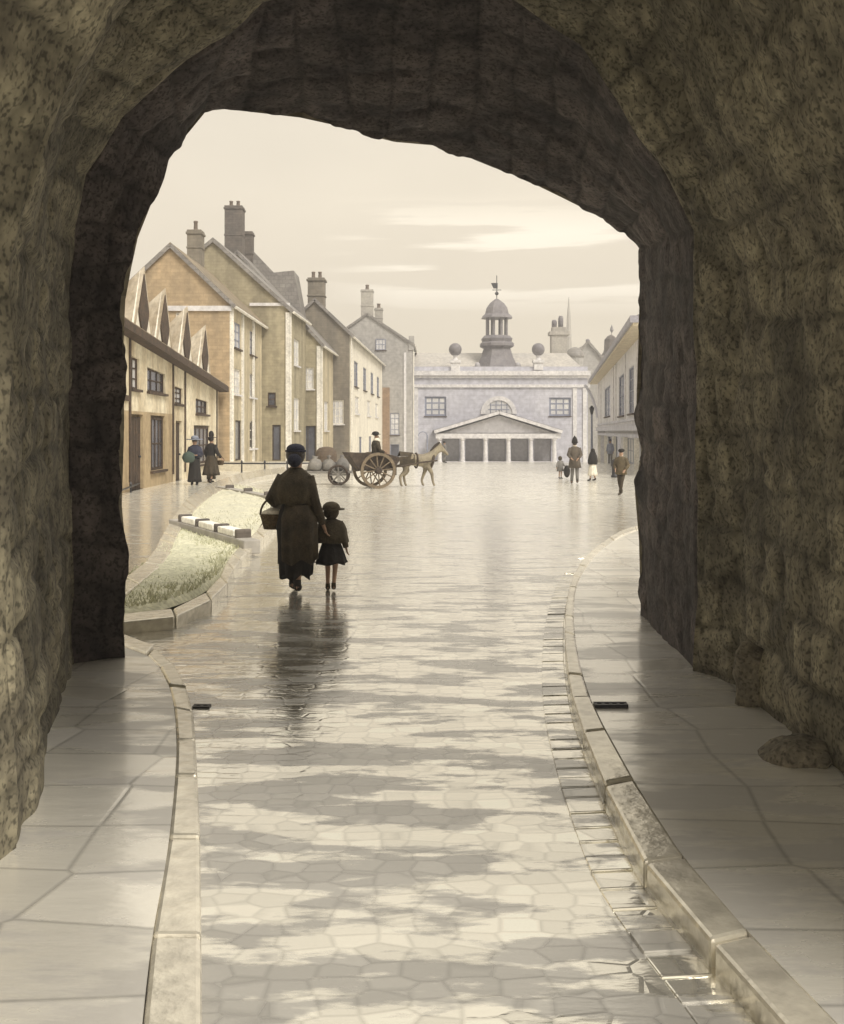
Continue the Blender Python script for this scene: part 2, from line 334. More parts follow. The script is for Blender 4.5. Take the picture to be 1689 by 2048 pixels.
def stone_rel(p, big=.05, cell=.42, amp=.05):
    q = Vector((p.x * 1.0, p.y * .8, p.z * 1.5)) / cell
    q = q + noise.noise_vector(p * 1.3) * .22
    d, _ = noise.voronoi(q)
    e = min(1.0, (d[1] - d[0]) * 3.6); e = e * e * (3 - 2 * e)
    return big * noise.noise(p * .9) + amp * (e - .6) + .010 * noise.noise(p * 5)
def block_rel(s_, d_, p):
    """rubble courses: relief and tone of the stone at arc length s_ and depth d_"""
    ws = s_ + .07 * noise.noise(p * 1.7); c = ws / .36; ci = math.floor(c); fc = c - ci
    wl = .50 + .22 * noise.cell(Vector((ci * 3.7, 1.3, 0)))
    dd = d_ + .06 * noise.noise(p * 2.1 + Vector((5, 0, 0))) + noise.cell(Vector((ci * 1.9, 7.1, 0))) * 2; b = dd / wl; bi = math.floor(b); fb = b - bi
    e = min(min(fc, 1 - fc) * .36, min(fb, 1 - fb) * wl) / .07; e = max(0, min(1, e)); e = e * (2 - e)
    t = noise.cell(Vector((ci * 2.3 + .5, bi * 5.1 + .5, 3)))
    return e, t
def grid_mesh(name, rows, mt, parent, inward, big=.05, cell=.42, amp=.05, edge0=1.0, joint0=False, joint1=False, blk=.026):
    nr = len(rows); nc = len(rows[0]); vs = []; tone = []; arc = [0.0]; mid_ = rows[nr // 2]
    for i in range(1, nc): arc.append(arc[-1] + (mid_[i] - mid_[i-1]).length)
    for j in range(nr):
        for i in range(nc):
            p = rows[j][i]
            du = rows[j][min(i+1, nc-1)] - rows[j][max(i-1, 0)]; dv = rows[min(j+1, nr-1)][i] - rows[max(j-1, 0)][i]
            nn = du.cross(dv)
            nn = nn.normalized() if nn.length > 1e-9 else Vector((0, 0, 0))
            if nn.dot(inward - p) < 0: nn = -nn
            f = edge0 if j == 0 else 1
            if j == 0 and joint0: f = 0
            if j == nr - 1 and joint1: f = 0
            if (joint0 and j < 5): f = j / 5
            if (joint1 and j > nr - 6): f = (nr - 1 - j) / 5
            e_, t_ = block_rel(arc[i], p.y, p); tone.append((.56 + .44 * e_) * (.84 + .28 * t_))
            q = p + nn * (stone_rel(p, big, cell, amp * .35) + blk * (e_ * (.7 + .5 * t_) - .7)) * f
            if edge0 != 1 and j < 8: q = q + noise.noise_vector(p * 2.7) * .05 * (1 - j / 8) + noise.noise_vector(p * 9) * .018 * (1 - j / 8)
            if (j == 0 and joint0) or (j == nr - 1 and joint1): q = q + noise.noise_vector(p * 2.1) * .045
            if i in (0, nc - 1): q.z = -.15
            vs.append(q)
    fs = [(j*nc+i, j*nc+i+1, (j+1)*nc+i+1, (j+1)*nc+i) for j in range(nr-1) for i in range(nc-1)]
    mb = MB(); mb.add(vs, fs); ob_ = mb.build(name, mt, parent, smooth=True, fix=False)
    at_ = ob_.data.attributes.new('tone', 'FLOAT', 'POINT'); at_.data.foreach_set('value', tone); return ob_
gate = empty('stone_gatehouse', (0, 8, 0), 'dark rough stone gatehouse arch that frames the whole wet street', 'gatehouse')
cen = Vector((.2, 6, 2.2))
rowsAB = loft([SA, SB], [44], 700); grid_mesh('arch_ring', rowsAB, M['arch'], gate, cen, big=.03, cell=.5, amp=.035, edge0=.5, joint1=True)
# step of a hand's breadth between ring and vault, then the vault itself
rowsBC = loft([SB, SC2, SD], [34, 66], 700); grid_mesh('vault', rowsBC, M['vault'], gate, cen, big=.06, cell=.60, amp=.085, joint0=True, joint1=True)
rowsDF = loft([SD, SE, SF], [22, 18], 700); grid_mesh('entrance_vault', rowsDF, M['vault'], gate, Vector((.2, 1, 2.2)), big=.06, cell=.60, amp=.085, joint0=True)  # unseen near end of the passage, cut short to let daylight onto the floor
# outer faces of the gatehouse, beyond and behind
M['outerstone'] = mat('outer_stone', (.38, .34, .26), (.24, .21, .16), brick=(.7, .34, .3))
def outer(name, st, y, dy):
    mb = MB(); n = len(st); big = []
    for i, p in enumerate(st):
        t = i / (n - 1)
        if t < .3: q = Vector((-9, y, 6.4 * t / .3))
        elif t < .7: q = Vector((-9 + 18 * (t - .3) / .4, y, 6.4))
        else: q = Vector((9, y, 6.4 * (1 - t) / .3))
        q.z -= .15; big.append(q)
    vs = [Vector((p.x, p.y, p.z if 0 < i < n-1 else -.15)) + Vector((0, dy, 0)) for i, p in enumerate(st)] + big
    mb.add(vs, [(i, i+1, n+i+1, n+i) for i in range(n-1)]); return mb.build(name, M['outerstone'], gate)
outer('street_face', SA, 9.6, .015); outer('town_face', SF, 2.5, -.02)
MB().box((-9, 2.5, 6.3), (9, 9.6, 6.5)).build('roof_slab', M['outerstone'], gate)
# ================================================================== GROUND
gm = MB()
ys = [-30, -8] + [i for i in range(0, 56, 4)] + [58 + i for i in range(0, 8)] + [70, 80, 95, 110, 125, 160, 300, 700, 2500]
xs = [-2500, -400, -100, -40, -20, -10, -5, 0, 5, 10, 20, 40, 100, 400, 2500]
gm.add([(x, y, gz(y)) for y in ys for x in xs], [(j*len(xs)+i, j*len(xs)+i+1, (j+1)*len(xs)+i+1, (j+1)*len(xs)+i) for j in range(len(ys)-1) for i in range(len(xs)-1)])
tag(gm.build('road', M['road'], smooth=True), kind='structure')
KH = .11
def smooth_line(pts, n=8):
    o = []
    for i in range(len(pts) - 1):
        p0, p1, p2, p3 = pts[max(i-1, 0)], pts[i], pts[i+1], pts[min(i+2, len(pts)-1)]
        for k in range(n):
            t = k / n
            o.append(.5 * ((2*p1) + (p2-p0)*t + (2*p0-5*p1+4*p2-p3)*t*t + (3*p1-p0-3*p2+p3)*t*t*t))
    o.append(pts[-1]); return o
def footway(name, edge, back, z=KH - .012):
    """raised paving between the kerb line and a back line of the same length"""
    mb = MB(); n = len(edge)
    vs = [Vector((p.x, p.y, z)) for p in edge] + [Vector((p.x, p.y, z)) for p in back] + [Vector((p.x, p.y, -.05)) for p in edge]
    mb.add(vs, [(i, i+1, n+i+1, n+i) for i in range(n-1)] + [(2*n+i, 2*n+i+1, i+1, i) for i in range(n-1)])
    return tag(mb.build(name, M['foot']), kind='structure')
def kerb(name, outer_l, inner_l, z=KH, ln=.75, matk='kerb', gap=.012, jit=.010):
    """row of kerb stones between two lines, each stone with its own height and length"""
    mb = MB(); o = smooth_line(outer_l, 10); i_ = smooth_line(inner_l, 10)
    acc = 0; start = 0; tgt = ln * random.uniform(.8, 1.3)
    for k in range(1, len(o)):
        acc += (o[k] - o[k-1]).length
        if acc >= tgt or k == len(o) - 1:
            a0, a1, b0, b1 = o[start], o[k], i_[start], i_[k]
            ga = (a1 - a0).normalized() * gap; gb = (b1 - b0).normalized() * gap if (b1-b0).length > 1e-4 else ga
            zt = z + random.uniform(-jit, jit)
            lo = [Vector((p.x, p.y, -.05)) for p in (a0+ga, a1-ga, b1-gb, b0+gb)]; hi = [Vector((p.x, p.y, zt)) for p in (a0+ga, a1-ga, b1-gb, b0+gb)]
            mb.add(lo + hi, [(3,2,1,0),(4,5,6,7),(0,1,5,4),(1,2,6,5),(2,3,7,6),(3,0,4,7)])
            start = k; acc = 0; tgt = ln * random.uniform(.8, 1.3)
    ob = mb.build(name, M[matk], bevel=.018); return tag(ob, kind='structure')
def GL(l, z=KH): return [G(a, b, z) for a, b in l]
# left kerb of the passage footway
lo = GL([(405,2120),(405,1990),(403,1850),(402,1700),(396,1560),(391,1470),(383,1400),(355,1335),(310,1292),(250,1266),(150,1250),(-60,1240)])
li = GL([(278,2120),(290,1990),(308,1850),(335,1700),(350,1560),(353,1470),(345,1392),(325,1340),(295,1308),(250,1287),(150,1275),(-60,1262)])
kerb('left_kerb', lo, li)
lis = smooth_line([p.copy() for p in li], 6); footway('left_footway', lis, [Vector((min(-3.2, p.x - .3), p.y, 0)) for p in lis])
ro = GL([(1640,2120),(1500,1960),(1380,1830),(1290,1720),(1240,1630),(1182,1500),(1143,1380),(1130,1270),(1135,1195),(1152,1140),(1195,1090),(1270,1052),(1400,1030),(1700,1015)])
ri = GL([(1760,2080),(1600,1925),(1490,1810),(1400,1705),(1330,1610),(1252,1490),(1190,1380),(1160,1280),(1155,1195),(1172,1145),(1212,1098),(1275,1063),(1400,1042),(1700,1027)])
ri = [b_.lerp(a_, .28) for a_, b_ in zip(ro, ri)]
kerb('right_kerb', ro, ri)
ris = smooth_line([p.copy() for p in ri], 6); footway('right_footway', ris, [Vector((max(6.5, p.x + .3), p.y + .0, 0)) for p in ris])
# gutter stones along the right kerb
gutter_o = [p + Vector((-.20, -.02, 0)) for p in ro[:11]]
def flat_row(name, a, b, z, ln=.3):
    mb = MB(); a = smooth_line(a, 14); b = smooth_line(b, 14); st = 0; acc = 0
    for k in range(1, len(a)):
        acc += (a[k]-a[k-1]).length
        if acc > ln:
            g = .01; n_ = (a[k]-a[st]).normalized()*g
            zt = z + random.uniform(-.004, .006)
            mb.prism([Vector((q.x, q.y, zt)) for q in (a[st]+n_, a[k]-n_, b[k]-n_, b[st]+n_)], (0, 0, -.06)); st = k; acc = 0
    return tag(mb.build(name, M['road'], bevel=.006), kind='structure')
flat_row('right_gutter', gutter_o, [p + Vector((-.012, 0, 0)) for p in ro[:11]], .010, .15)

# grass plots with stone edging
def plot(name, outline, mt, z=.10, hump=.08):
    """turf filling a closed outline, softly domed and tufted"""
    ol = smooth_line(outline + [outline[0]], 6)[:-1]; c = sum(ol, Vector()) / len(ol); mb = MB(); rings = 16; n = len(ol); vs = []
    for r in range(rings + 1):
        f = 1 - r / rings
        for p in ol:
            q = c.lerp(p, f); hgt = z + hump * (1 - f * f) + .035 * noise.noise(Vector((q.x*3, q.y*3, 0))) + .02 * noise.noise(Vector((q.x*11, q.y*7, 3)))
            vs.append((q.x, q.y, hgt if r else z - .06))
    mb.add(vs, [(r*n+i, r*n+(i+1) % n, (r+1)*n+(i+1) % n, (r+1)*n+i) for r in range(rings) for i in range(n)])
    return mb.build(name, mt, smooth=True)
low = [G(*p) for p in [(215,1195),(300,1140),(335,1090),(358,1056),(440,1082),(494,1098),(462,1125),(440,1165),(395,1200),(330,1226),(250,1242),(190,1245)]]
tag(plot('grass', low, M['grass']), 'pale yellow green grass plot nearest the arch inside stone edging', 'grass', kind='stuff')
upp = [G(*p) for p in [(362,1046),(385,1010),(420,985),(455,975),(500,980),(545,995),(540,1020),(524,1050),(500,1080),(440,1070)]]
tag(plot('grass', upp, M['grass2']), 'grey green grass plot beyond the low wall, behind the woman', 'grass', kind='stuff')
# grass blades over both plots
def blades(name, outline, mt, cnt, label):
    mb = MB(); xs_ = [p.x for p in outline]; ys_ = [p.y for p in outline]
    def inside(x, y):
        c = False; n = len(outline)
        for i in range(n):
            a, b = outline[i], outline[i-1]
            if (a.y > y) != (b.y > y) and x < (b.x-a.x)*(y-a.y)/(b.y-a.y)+a.x: c = not c
        return c
    k = 0
    while k < cnt:
        x = random.uniform(min(xs_), max(xs_)); y = random.uniform(min(ys_), max(ys_))
        if not inside(x, y): continue
        k += 1; h = random.uniform(.015, .05); a = random.uniform(0, 6.28); w = .012; dx, dy = math.cos(a)*w, math.sin(a)*w; lx, ly = random.uniform(-.04, .04), random.uniform(-.04, .04)
        mb.add([(x-dx, y-dy, .12), (x+dx, y+dy, .12), (x+lx, y+ly, .14+h)], [(0, 1, 2)])
    return tag(mb.build(name, mt, fix=False), label, 'grass', kind='stuff')
M['blade'] = mat('grass_blade', (.60, .59, .43), (.46, .47, .34), bump=0, rough=.7)
blades('grass_blades', low, M['blade'], 5200, 'short wet grass blades standing on the plot nearest the arch')
blades('grass_blades', upp, M['grass2'], 2600, 'short wet grass blades standing on the plot beyond the low wall')
e1o = GL([(150,1230),(225,1170),(262,1150),(300,1115),(325,1070),(350,1030),(385,990),(440,960),(500,943),(570,934)], .16)
e1i = GL([(190,1240),(250,1190),(290,1160),(335,1120),(352,1080),(370,1046),(405,1006),(452,976),(505,957),(575,945)], .16)
kerb('plot_edging_left', e1o, e1i, z=.17, ln=1.1)
e2o = GL([(120,1262),(250,1256),(330,1244),(400,1218),(450,1180),(470,1140),(495,1108),(535,1070),(560,1040),(572,1010),(560,985)], .10)
e2i = GL([(120,1246),(250,1240),(325,1228),(392,1202),(436,1165),(455,1125),(480,1096),(520,1058),(542,1030),(552,1008),(540,990)], .10)
kerb('plot_edging_right', e2o, e2i, z=.13, ln=.9)

# low walls that cross the plots
def low_wall(a, b, h, label, nposts, blocks=True):
    root = empty('garden_wall', (a + b) / 2, label, 'wall')
    d = (b - a); L_ = d.length; d.normalize(); s = Vector((-d.y, d.x, 0)) * .14; up = Vector((0, 0, 1))
    MB().obox(a - s - up*.05, d*L_, s*2, up*(h*.62+.05)).build('base_course', M['stackg'], root, bevel=.02)
    for i in range(nposts):
        p = a + d * (L_ * (i + .6) / nposts); MB().obox(p - s*.9 - d*.05, d*.10, s*1.8, up*(h*1.12)).build('post', M['stack'], root, bevel=.02)
        if blocks and i < nposts - 1:
            q = p + d*.12; ln = L_/nposts - .28
            MB().obox(q - s*.8 + up*(h*.62), d*ln, s*1.6, up*(h*.40)).build('white_block', M['limewash'], root, bevel=.02)
            pass
    return root
low_wall(G(352,1055,.08), G(505,1102,.08), .27, 'low dark stone wall with white blocks crossing the grass left of the woman', 4)
low_wall(G(440,980,.08), G(556,1003,.08), .20, 'low grey stone kerb wall behind the woman, farther from the arch', 3, False)

# ================================================================== BUILDINGS
def window(root, o, u, w, h, nrm, mt='trim', gl='glass', nx=2, nz=3, fr=.07, name='window', sill=True, d=.12, bar=.05):
    """sash window in an opening: o lower corner, u unit along the wall, nrm outward normal"""
    o = Vector(o); u = Vector(u); nrm = Vector(nrm); up = Vector((0, 0, 1)); mb = MB(); b = o - nrm * d
    mb.obox(b, u*fr, up*h, nrm*.07); mb.obox(b + u*(w-fr), u*fr, up*h, nrm*.07)
    mb.obox(b + u*fr, u*(w-2*fr), up*fr, nrm*.068); mb.obox(b + u*fr + up*(h-fr), u*(w-2*fr), up*fr, nrm*.068)
    for i in range(1, nx): mb.obox(b + u*(w*i/nx - bar/2) + up*fr, u*bar, up*(h-2*fr), nrm*.05)
    for i in range(1, nz): mb.obox(b + u*fr + up*(h*i/nz - bar/2), u*(w-2*fr), up*bar, nrm*.045)
    f = mb.build(name, M[mt], root)
    MB().obox(b + u*.01 + up*.01, u*(w-.02), up*(h-.02), nrm*.02).build('pane', M[gl], f)
    if sill and name == 'window': MB().obox(o - u*.08 - up*.09 - nrm*.05, u*(w+.16), up*.085, nrm*.16).build('sill', M['stonelt' if mt == 'trim' else 'timber'], f)
    return f
def wall_face(mb, o, u, w, z0, z1, ops, nrm, tilt=0.0, depth=.22):
    """wall rectangle with real openings (u0,u1,v0,v1) and reveals"""
    o = Vector(o); u = Vector(u); nrm = Vector(nrm)
    us = sorted({0, w} | {a for p in ops for a in p[:2]}); vs = sorted({z0, z1} | {a for p in ops for a in p[2:4]})
    def P(a, b, d=0):
        q = o + u * a - nrm * d; top = (b - z0) / (z1 - z0); return Vector((q.x, q.y, b + tilt * a * top))
    for i in range(len(us)-1):
        for j in range(len(vs)-1):
            a0, a1, b0, b1 = us[i], us[i+1], vs[j], vs[j+1]; ca, cb = (a0+a1)/2, (b0+b1)/2
            if any(p[0] < ca < p[1] and p[2] < cb < p[3] for p in ops): continue
            mb.add([P(a0,b0), P(a1,b0), P(a1,b1), P(a0,b1)], [(0,1,2,3)])
    for p in ops:
        a0, a1, b0, b1 = p[:4]; c = [(a0,b0),(a1,b0),(a1,b1),(a0,b1)]
        for i in range(4):
            q, r = c[i], c[(i+1) % 4]; mb.add([P(*q), P(*r), P(*r, depth), P(*q, depth)], [(0,1,2,3)])
        mb.add([P(*q, depth) for q in c], [(0,1,2,3)])
def chimney(root, x, y, w, dpt, zb, zt, mt, pots, name='chimney', flare=.06, pr=.14, ph=.5):
    mb = MB(); mb.box((x-w/2, y-dpt/2, zb), (x+w/2, y+dpt/2, zt - .25)); mb.box((x-w/2-flare, y-dpt/2-flare, zt-.25), (x+w/2+flare, y+dpt/2+flare, zt-.12)); mb.box((x-w/2-.01, y-dpt/2-.01, zt-.12), (x+w/2+.01, y+dpt/2+.01, zt))
    mb.box((x-w/2-flare*.6, y-dpt/2-flare*.6, zb+(zt-zb)*.55), (x+w/2+flare*.6, y+dpt/2+flare*.6, zb+(zt-zb)*.55+.1))
    c = mb.build(name, M[mt], root, bevel=.02)
    for i in range(pots):
        px = x + (i - (pots-1)/2) * (w / max(pots, 1)) * .8
        MB().lathe((px, y, zt), [(pr*1.1, 0), (pr, .08), (pr*.85, ph*.8), (pr*1.05, ph*.85), (pr, ph)], 10).build('chimney_pot', M['pot'], c, smooth=True)
    return c
def gable_house(name, label, y0, y1, xl, xr, xr1, ze, xp, zp, zb, wallm, facem, roofm, gwin=(), fwin=(), over=.28, th=.16, vergem='slate'):
    """house whose gable end (at y0) looks at the gate; street front runs from (xr,y0) to (xr1,y1)"""
    root = empty(name, ((xl+xr)/2, y0, zb), label, 'house'); dx = xr1 - xr; zb2 = zb - 2.5
    g = MB(); wall_face(g, (xl, y0, 0), (1,0,0), xr-xl, zb2, ze, [(p[0]-xl, p[1]-xl, p[2], p[3]) for p in gwin if p[3] < ze], (0,-1,0))
    tri = [p for p in gwin if p[3] >= ze]
    g.add([(xl,y0,ze),(xr,y0,ze),(xp,y0,zp)], [(0,1,2)])
    g.add([(xl+dx,y1,zb2),(xr1,y1,zb2),(xr1,y1,ze),(xp+dx,y1,zp),(xl+dx,y1,ze)], [(0,1,2,3,4)])
    g.add([(xl,y0,zb2),(xl,y0,ze),(xl+dx,y1,ze),(xl+dx,y1,zb2)], [(0,1,2,3)])
    g.build('gable_wall', M[wallm], root)
    f = MB(); u = Vector((dx, y1-y0, 0)); ln = u.length; u.normalize(); nn = Vector((u.y, -u.x, 0))
    wall_face(f, (xr, y0, 0), u, ln, zb2, ze, [(p[0]*ln, p[1]*ln, p[2], p[3]) for p in fwin], nn)
    f.build('street_wall', M[facem], root)
    for p in gwin: 
        kw = p[4] if len(p) > 4 else {}
        dd = -.03 if p[3] >= ze else .12
        window(root, (p[0], y0, p[2]), (1,0,0), p[1]-p[0], p[3]-p[2], (0,-1,0), d=dd, **kw)
    for p in fwin:
        kw = p[4] if len(p) > 4 else {}
        window(root, Vector((xr, y0, 0)) + u*p[0]*ln + Vector((0,0,p[2])), u, (p[1]-p[0])*ln, p[3]-p[2], nn, **kw)
    r = MB()
    sr_ = (zp-ze)/(xr-xp); sl_ = (zp-ze)/(xp-xl); o1 = over
    for sgn, sl2, xe in ((1, sr_, xr), (-1, sl_, xl)):
        xo = xe + sgn*o1; zo = ze - sl2*o1
        q = [Vector((xp, y0-.12, zp+.01)), Vector((xo, y0-.12, zo+.01)), Vector((xo+dx, y1, zo+.01)), Vector((xp+dx, y1, zp+.01))]
        r.add(q + [p + Vector((0,0,th)) for p in q], [(0,1,2,3),(7,6,5,4),(0,4,5,1),(1,5,6,2),(2,6,7,3),(3,7,4,0)])
    ro_ = r.build('roof', M[roofm], root)
    # verge board, gutter and downpipe
    v = MB()
    for sgn, sl2, xe in ((1, sr_, xr), (-1, sl_, xl)):
        v.bar((xp, y0-.15, zp+.02), (xe+sgn*o1, y0-.15, ze-sl2*o1+.02), .06, .20)
    v.build('verge', M[vergem], ro_)
    gt = MB(); gt.tube([(xr+o1+.03, y0-.1, ze-sr_*o1), (xr1+o1+.03, y1, ze-sr_*o1)], .08, 8); gt.build('gutter', M['trim'], ro_)
    dp = MB(); dp.tube([(xr+.12, y0+.1, ze-.2), (xr+.12, y0+.1, zb)], .06, 8); dp.build('downpipe', M['trim'], root)
    return root, ro_

# ---- timber framed row with four gables
def cottage():
    a = Vector((X(246,32.0), 32.0, 0)); b = Vector((X(437,49.4), 49.4, 0)); d = (b - a); ln0 = d.length; u = d.normalized()
    a = a - u * 6.0; ln = ln0 + 6.0; nn = Vector((u.y, -u.x, 0)); up = Vector((0,0,1))
    ze0 = Z(658,32.0); ze1 = Z(776,49.4); tl = (ze1-ze0)/ln0; zs = ze0 - tl*6; s0 = 6.0
    root = empty('timber_house', a + u*12, 'cream timber framed house with four small gables on the left pavement', 'house')
    def top(s): return zs + tl*s
    def at(px):   # distance along the front for a picture column
        k_ = (px-CX)/F; return (a.x - k_*a.y) / (k_*u.y - u.x)
    ops = []; spec = []
    for (p0, p1, z0, z1, kind) in [(295,331,Z(775,36.5),Z(716,36.5),'w'),(350,366,Z(800,41),Z(752,41),'n'),(392,416,Z(826,46),Z(778,46),'w'),(262,279,3.45,4.7,'n'),
                                   (262,287,.0,Z(815,33.5),'d'),(302,330,.55,Z(825,36),'s'),(352,364,0,2.35,'d'),(388,420,.5,2.2,'s')]:
        s, t = at(p0), at(p1); ops.append((s, t, z0, z1)); spec.append((s, t, z0, z1, kind))
    mb = MB(); sm = at(347); hi_ = [o for o in ops if o[2] > 2.6]; lo_ = [(o[0], o[1], o[2], min(o[3], 2.5)) for o in ops if o[2] < 2.6]
    wall_face(mb, a, u, ln, 2.6, zs, hi_, nn, tilt=tl); wall_face(mb, a + u*sm, u, ln-sm, -.2, 2.6, [(o[0]-sm, o[1]-sm, o[2], o[3]) for o in lo_ if o[0] > sm], nn)
    ms = MB(); wall_face(ms, a, u, sm, -.2, 2.6, [o for o in lo_ if o[0] < sm], nn); ms.build('lower_wall', M['stain'], root)
    back = a - nn*7
    mb.add([a+up*-.2, back+up*-.2, back+up*zs, a+up*zs], [(0,1,2,3)])
    e_ = a + u*ln; eb = back + u*ln; zt_ = top(ln)
    mb.add([e_+up*-.2, eb+up*-.2, eb+up*zt_, e_+up*zt_], [(0,1,2,3)])
    mb.add([back+up*-.2, eb+up*-.2, eb+up*zt_, back+up*zs], [(0,1,2,3)])
    mb.build('wall', M['cream'], root)
    def tp(s, z): return z + tl*s*max(0,(z-2.6))/(zs-2.6)
    spec = [(q_[0], q_[1], q_[2], min(q_[3], 2.5) if q_[2] < 2.6 else q_[3], q_[4]) for q_ in spec]
    for s, t, z0, z1, kd in spec:
        o = a + u*s + up*tp(s, z0); h_ = (tp(s, z1)-tp(s, z0))*.97
        if kd == 'w': window(root, o, u, t-s, h_, nn, mt='timber', gl='glass', nx=3, nz=2, d=.14)
        elif kd == 'n': window(root, o, u, t-s, h_, nn, mt='timber', gl='glasslt', nx=2, nz=3, d=.14)
        elif kd == 's': window(root, o, u, t-s, h_, nn, mt='timber', gl='glass', nx=4, nz=2, d=.14, fr=.1)
        else:
            dm = MB(); dm.obox(o - nn*.16, u*(t-s), up*h_, nn*.06)
            for k_ in range(1, 5): dm.obox(o - nn*.10 + u*((t-s)*k_/5), u*.02, up*h_, nn*.015)
            dr = dm.build('door', M['timber'], root); MB().ball(o + u*((t-s)*.85) + up*(h_*.45) - nn*.05, .045).build('handle', M['iron'], dr)
    # timbers standing proud of the plaster
    def stud(s, z0, z1, w=.17): MB().obox(a + u*s + up*tp(s,z0), u*w, up*(tp(s,z1)-tp(s,z0)), nn*.05).build('timber', M['timber'], root)
    def rail(s0_, s1_, z, w=.18): 
        p, q = a+u*s0_+up*tp(s0_,z)+nn*.03, a+u*s1_+up*tp(s1_,z)+nn*.03; MB().bar(p, q, .07, w).build('timber', M['timber'], root)
    for px in (258,345,369,433):
        s = at(px)
        if not any(o[0]-.2 < s < o[1] for o in ops): stud(s, .3, zs-.02, .15 if px < 400 else .12)
    rail(0, at(256), 3.05)
    for i in range(4): stud(.4+i*1.4, .3, zs-.02)
    ev = MB(); p, q = a - u*.2 + up*(zs-.03) + nn*.22, a + u*(ln+.35) + up*(top(ln)-.06) + nn*.22; ev.bar(p, q, .46, .26); ev.build('eaves_board', M['timber'], root)
    # main roof, ridge parallel with the street
    rf = MB(); rz = 1.9
    P = lambda s, dn, z: a + u*s - nn*dn + up*(top(s)+z)
    rf.add([P(-.3,-.42,-.02), P(ln+.3,-.42,-.02), P(ln+.3,3.5,rz), P(-.3,3.5,rz), P(-.3,-.42,.14), P(ln+.3,-.42,.14), P(ln+.3,3.5,rz+.16), P(-.3,3.5,rz+.16)], [(0,1,2,3),(7,6,5,4),(0,4,5,1),(1,5,6,2),(2,6,7,3),(3,7,4,0)])
    rf.add([P(-.3,3.5,rz), P(ln+.3,3.5,rz), P(ln+.3,7.1,0), P(-.3,7.1,0), P(-.3,3.5,rz+.16), P(ln+.3,3.5,rz+.16), P(ln+.3,7.1,.16), P(-.3,7.1,.16)], [(0,1,2,3),(7,6,5,4),(0,4,5,1),(1,5,6,2),(2,6,7,3),(3,7,4,0)])
    roof = rf.build('roof', M['tile'], root)
    for e__ in (ln, 0): MB().add([P(e__,0,0), P(e__,7,0), P(e__,3.5,rz)], [(0,1,2)]).build('gable_end', M['cream'], root)
    # four street gables, each with a dark attic opening
    for gi, (pk, ptop, wpx) in enumerate([(279,540,36),(322,583,34),(367,618,32),(404,655,28)]):
        sc_ = at(pk); yy = (a+u*sc_).y; hw = 1.25 + .05*gi; hp = Z(ptop, yy) - top(sc_)
        l0, r0, pkp = P(sc_-hw,-.12,.06), P(sc_+hw,-.12,.06), P(sc_,-.12,hp)
        gr = MB(); gr.prism([l0, r0, pkp], -nn*.1); w_ = gr.build('street_gable', M['white'], root)
        gv = MB()
        bk = P(sc_, 1.5, .75)
        for e0 in (l0, r0):
            f0 = nn*.05; gv.add([e0+f0, pkp+f0+up*.05, bk, e0+f0+up*.07, pkp+f0+up*.13, bk+up*.07], [(0,1,2),(3,4,5),(0,1,4,3),(1,2,5,4),(0,2,5,3)])
        gv.build('gable_roof', M['gableroof'], w_)
        op = MB(); c = P(sc_-.02, -.13, 0)
        lens = [(t_, min(.68*math.sin(math.pi*(t_*.96+.02))**.75, hw*(1-t_)*.88)) for t_ in [k_/14 for k_ in range(15)]]
        pts = [c + u*w__ + up*(hp*(.04+.90*t_)) for t_, w__ in lens] + [c - u*w__ + up*(hp*(.04+.90*t_)) for t_, w__ in lens[::-1]]
        op.prism(pts, nn*.05); op.build('attic_opening', M['timber'], w_)
    chimney(roof, a.x-3.2+u.x*3, a.y+3, .9, .9, zs+1, zs+2.6, 'stack', 1)
    return root
cottage()

# ---- the tall houses of the left side, each farther than the last
yA = 50; zbA = .40
hA, rA = gable_house('gabled_house', 'ochre brick house with the tall pointed gable just behind the timber framed house', yA, 60, X(222,yA), X(460,yA), X(460,yA), Z(604,yA), X(342,yA), Z(492,yA), zbA,
    'ochre', 'ochreface', 'tile',
    gwin=[(X(352,yA), X(372,yA), Z(655,yA), Z(625,yA), dict(nx=2, nz=2))],
    fwin=[(.12,.30,Z(700,53),Z(650,53),dict(mt='bluepaint',gl='glasslt')),(.58,.78,Z(700,53),Z(650,53),dict(mt='bluepaint',gl='glasslt')),(.12,.30,Z(790,53),Z(740,53),dict(gl='glasslt')),(.58,.78,Z(790,53),Z(740,53),dict(gl='glasslt')),(.15,.32,.45,2.5,dict(mt='wood',gl='glass',nx=1,nz=1,name='door')),(.58,.8,1.0,2.5,dict(gl='glass'))])
chimney(rA, X(392,57), 57, .78, .9, Z(545,57), Z(462,57), 'brown', 1, pr=.12, ph=.55)
for xx in (yA+.02, yA+3.2, yA+6.6): MB().box((X(460,yA), xx, zbA-.5), (X(460,yA)+.10, xx+.32, Z(612,yA))).build('pilaster', M['trim'], hA)
MB().box((X(222,yA), yA-.10, Z(622,yA)), (X(460,yA)+.1, yA, Z(612,yA))).build('string_course', M['stonelt'], hA)
yB = 60.05; zbB = .12
hB, rB = gable_house('gabled_house', 'olive brown house with the highest ridge, right of the ochre gable', yB, 67, X(262,yB), X(577,yB), X(577,yB)+.25, Z(616,yB), X(427,yB), Z(481,yB), zbB,
    'olive', 'olive', 'slate', gwin=[(X(536,yB), X(552,yB), Z(812,yB), Z(785,yB), dict(mt='timber',nx=1,nz=2)), (X(545,yB), X(562,yB), zbB+.1, zbB+2.2, dict(mt='wood',nx=1,nz=1,name='door'))],
    fwin=[(.3,.6,2,4,dict(gl='glasslt')),(.3,.6,6,7.6,dict(gl='glasslt'))])
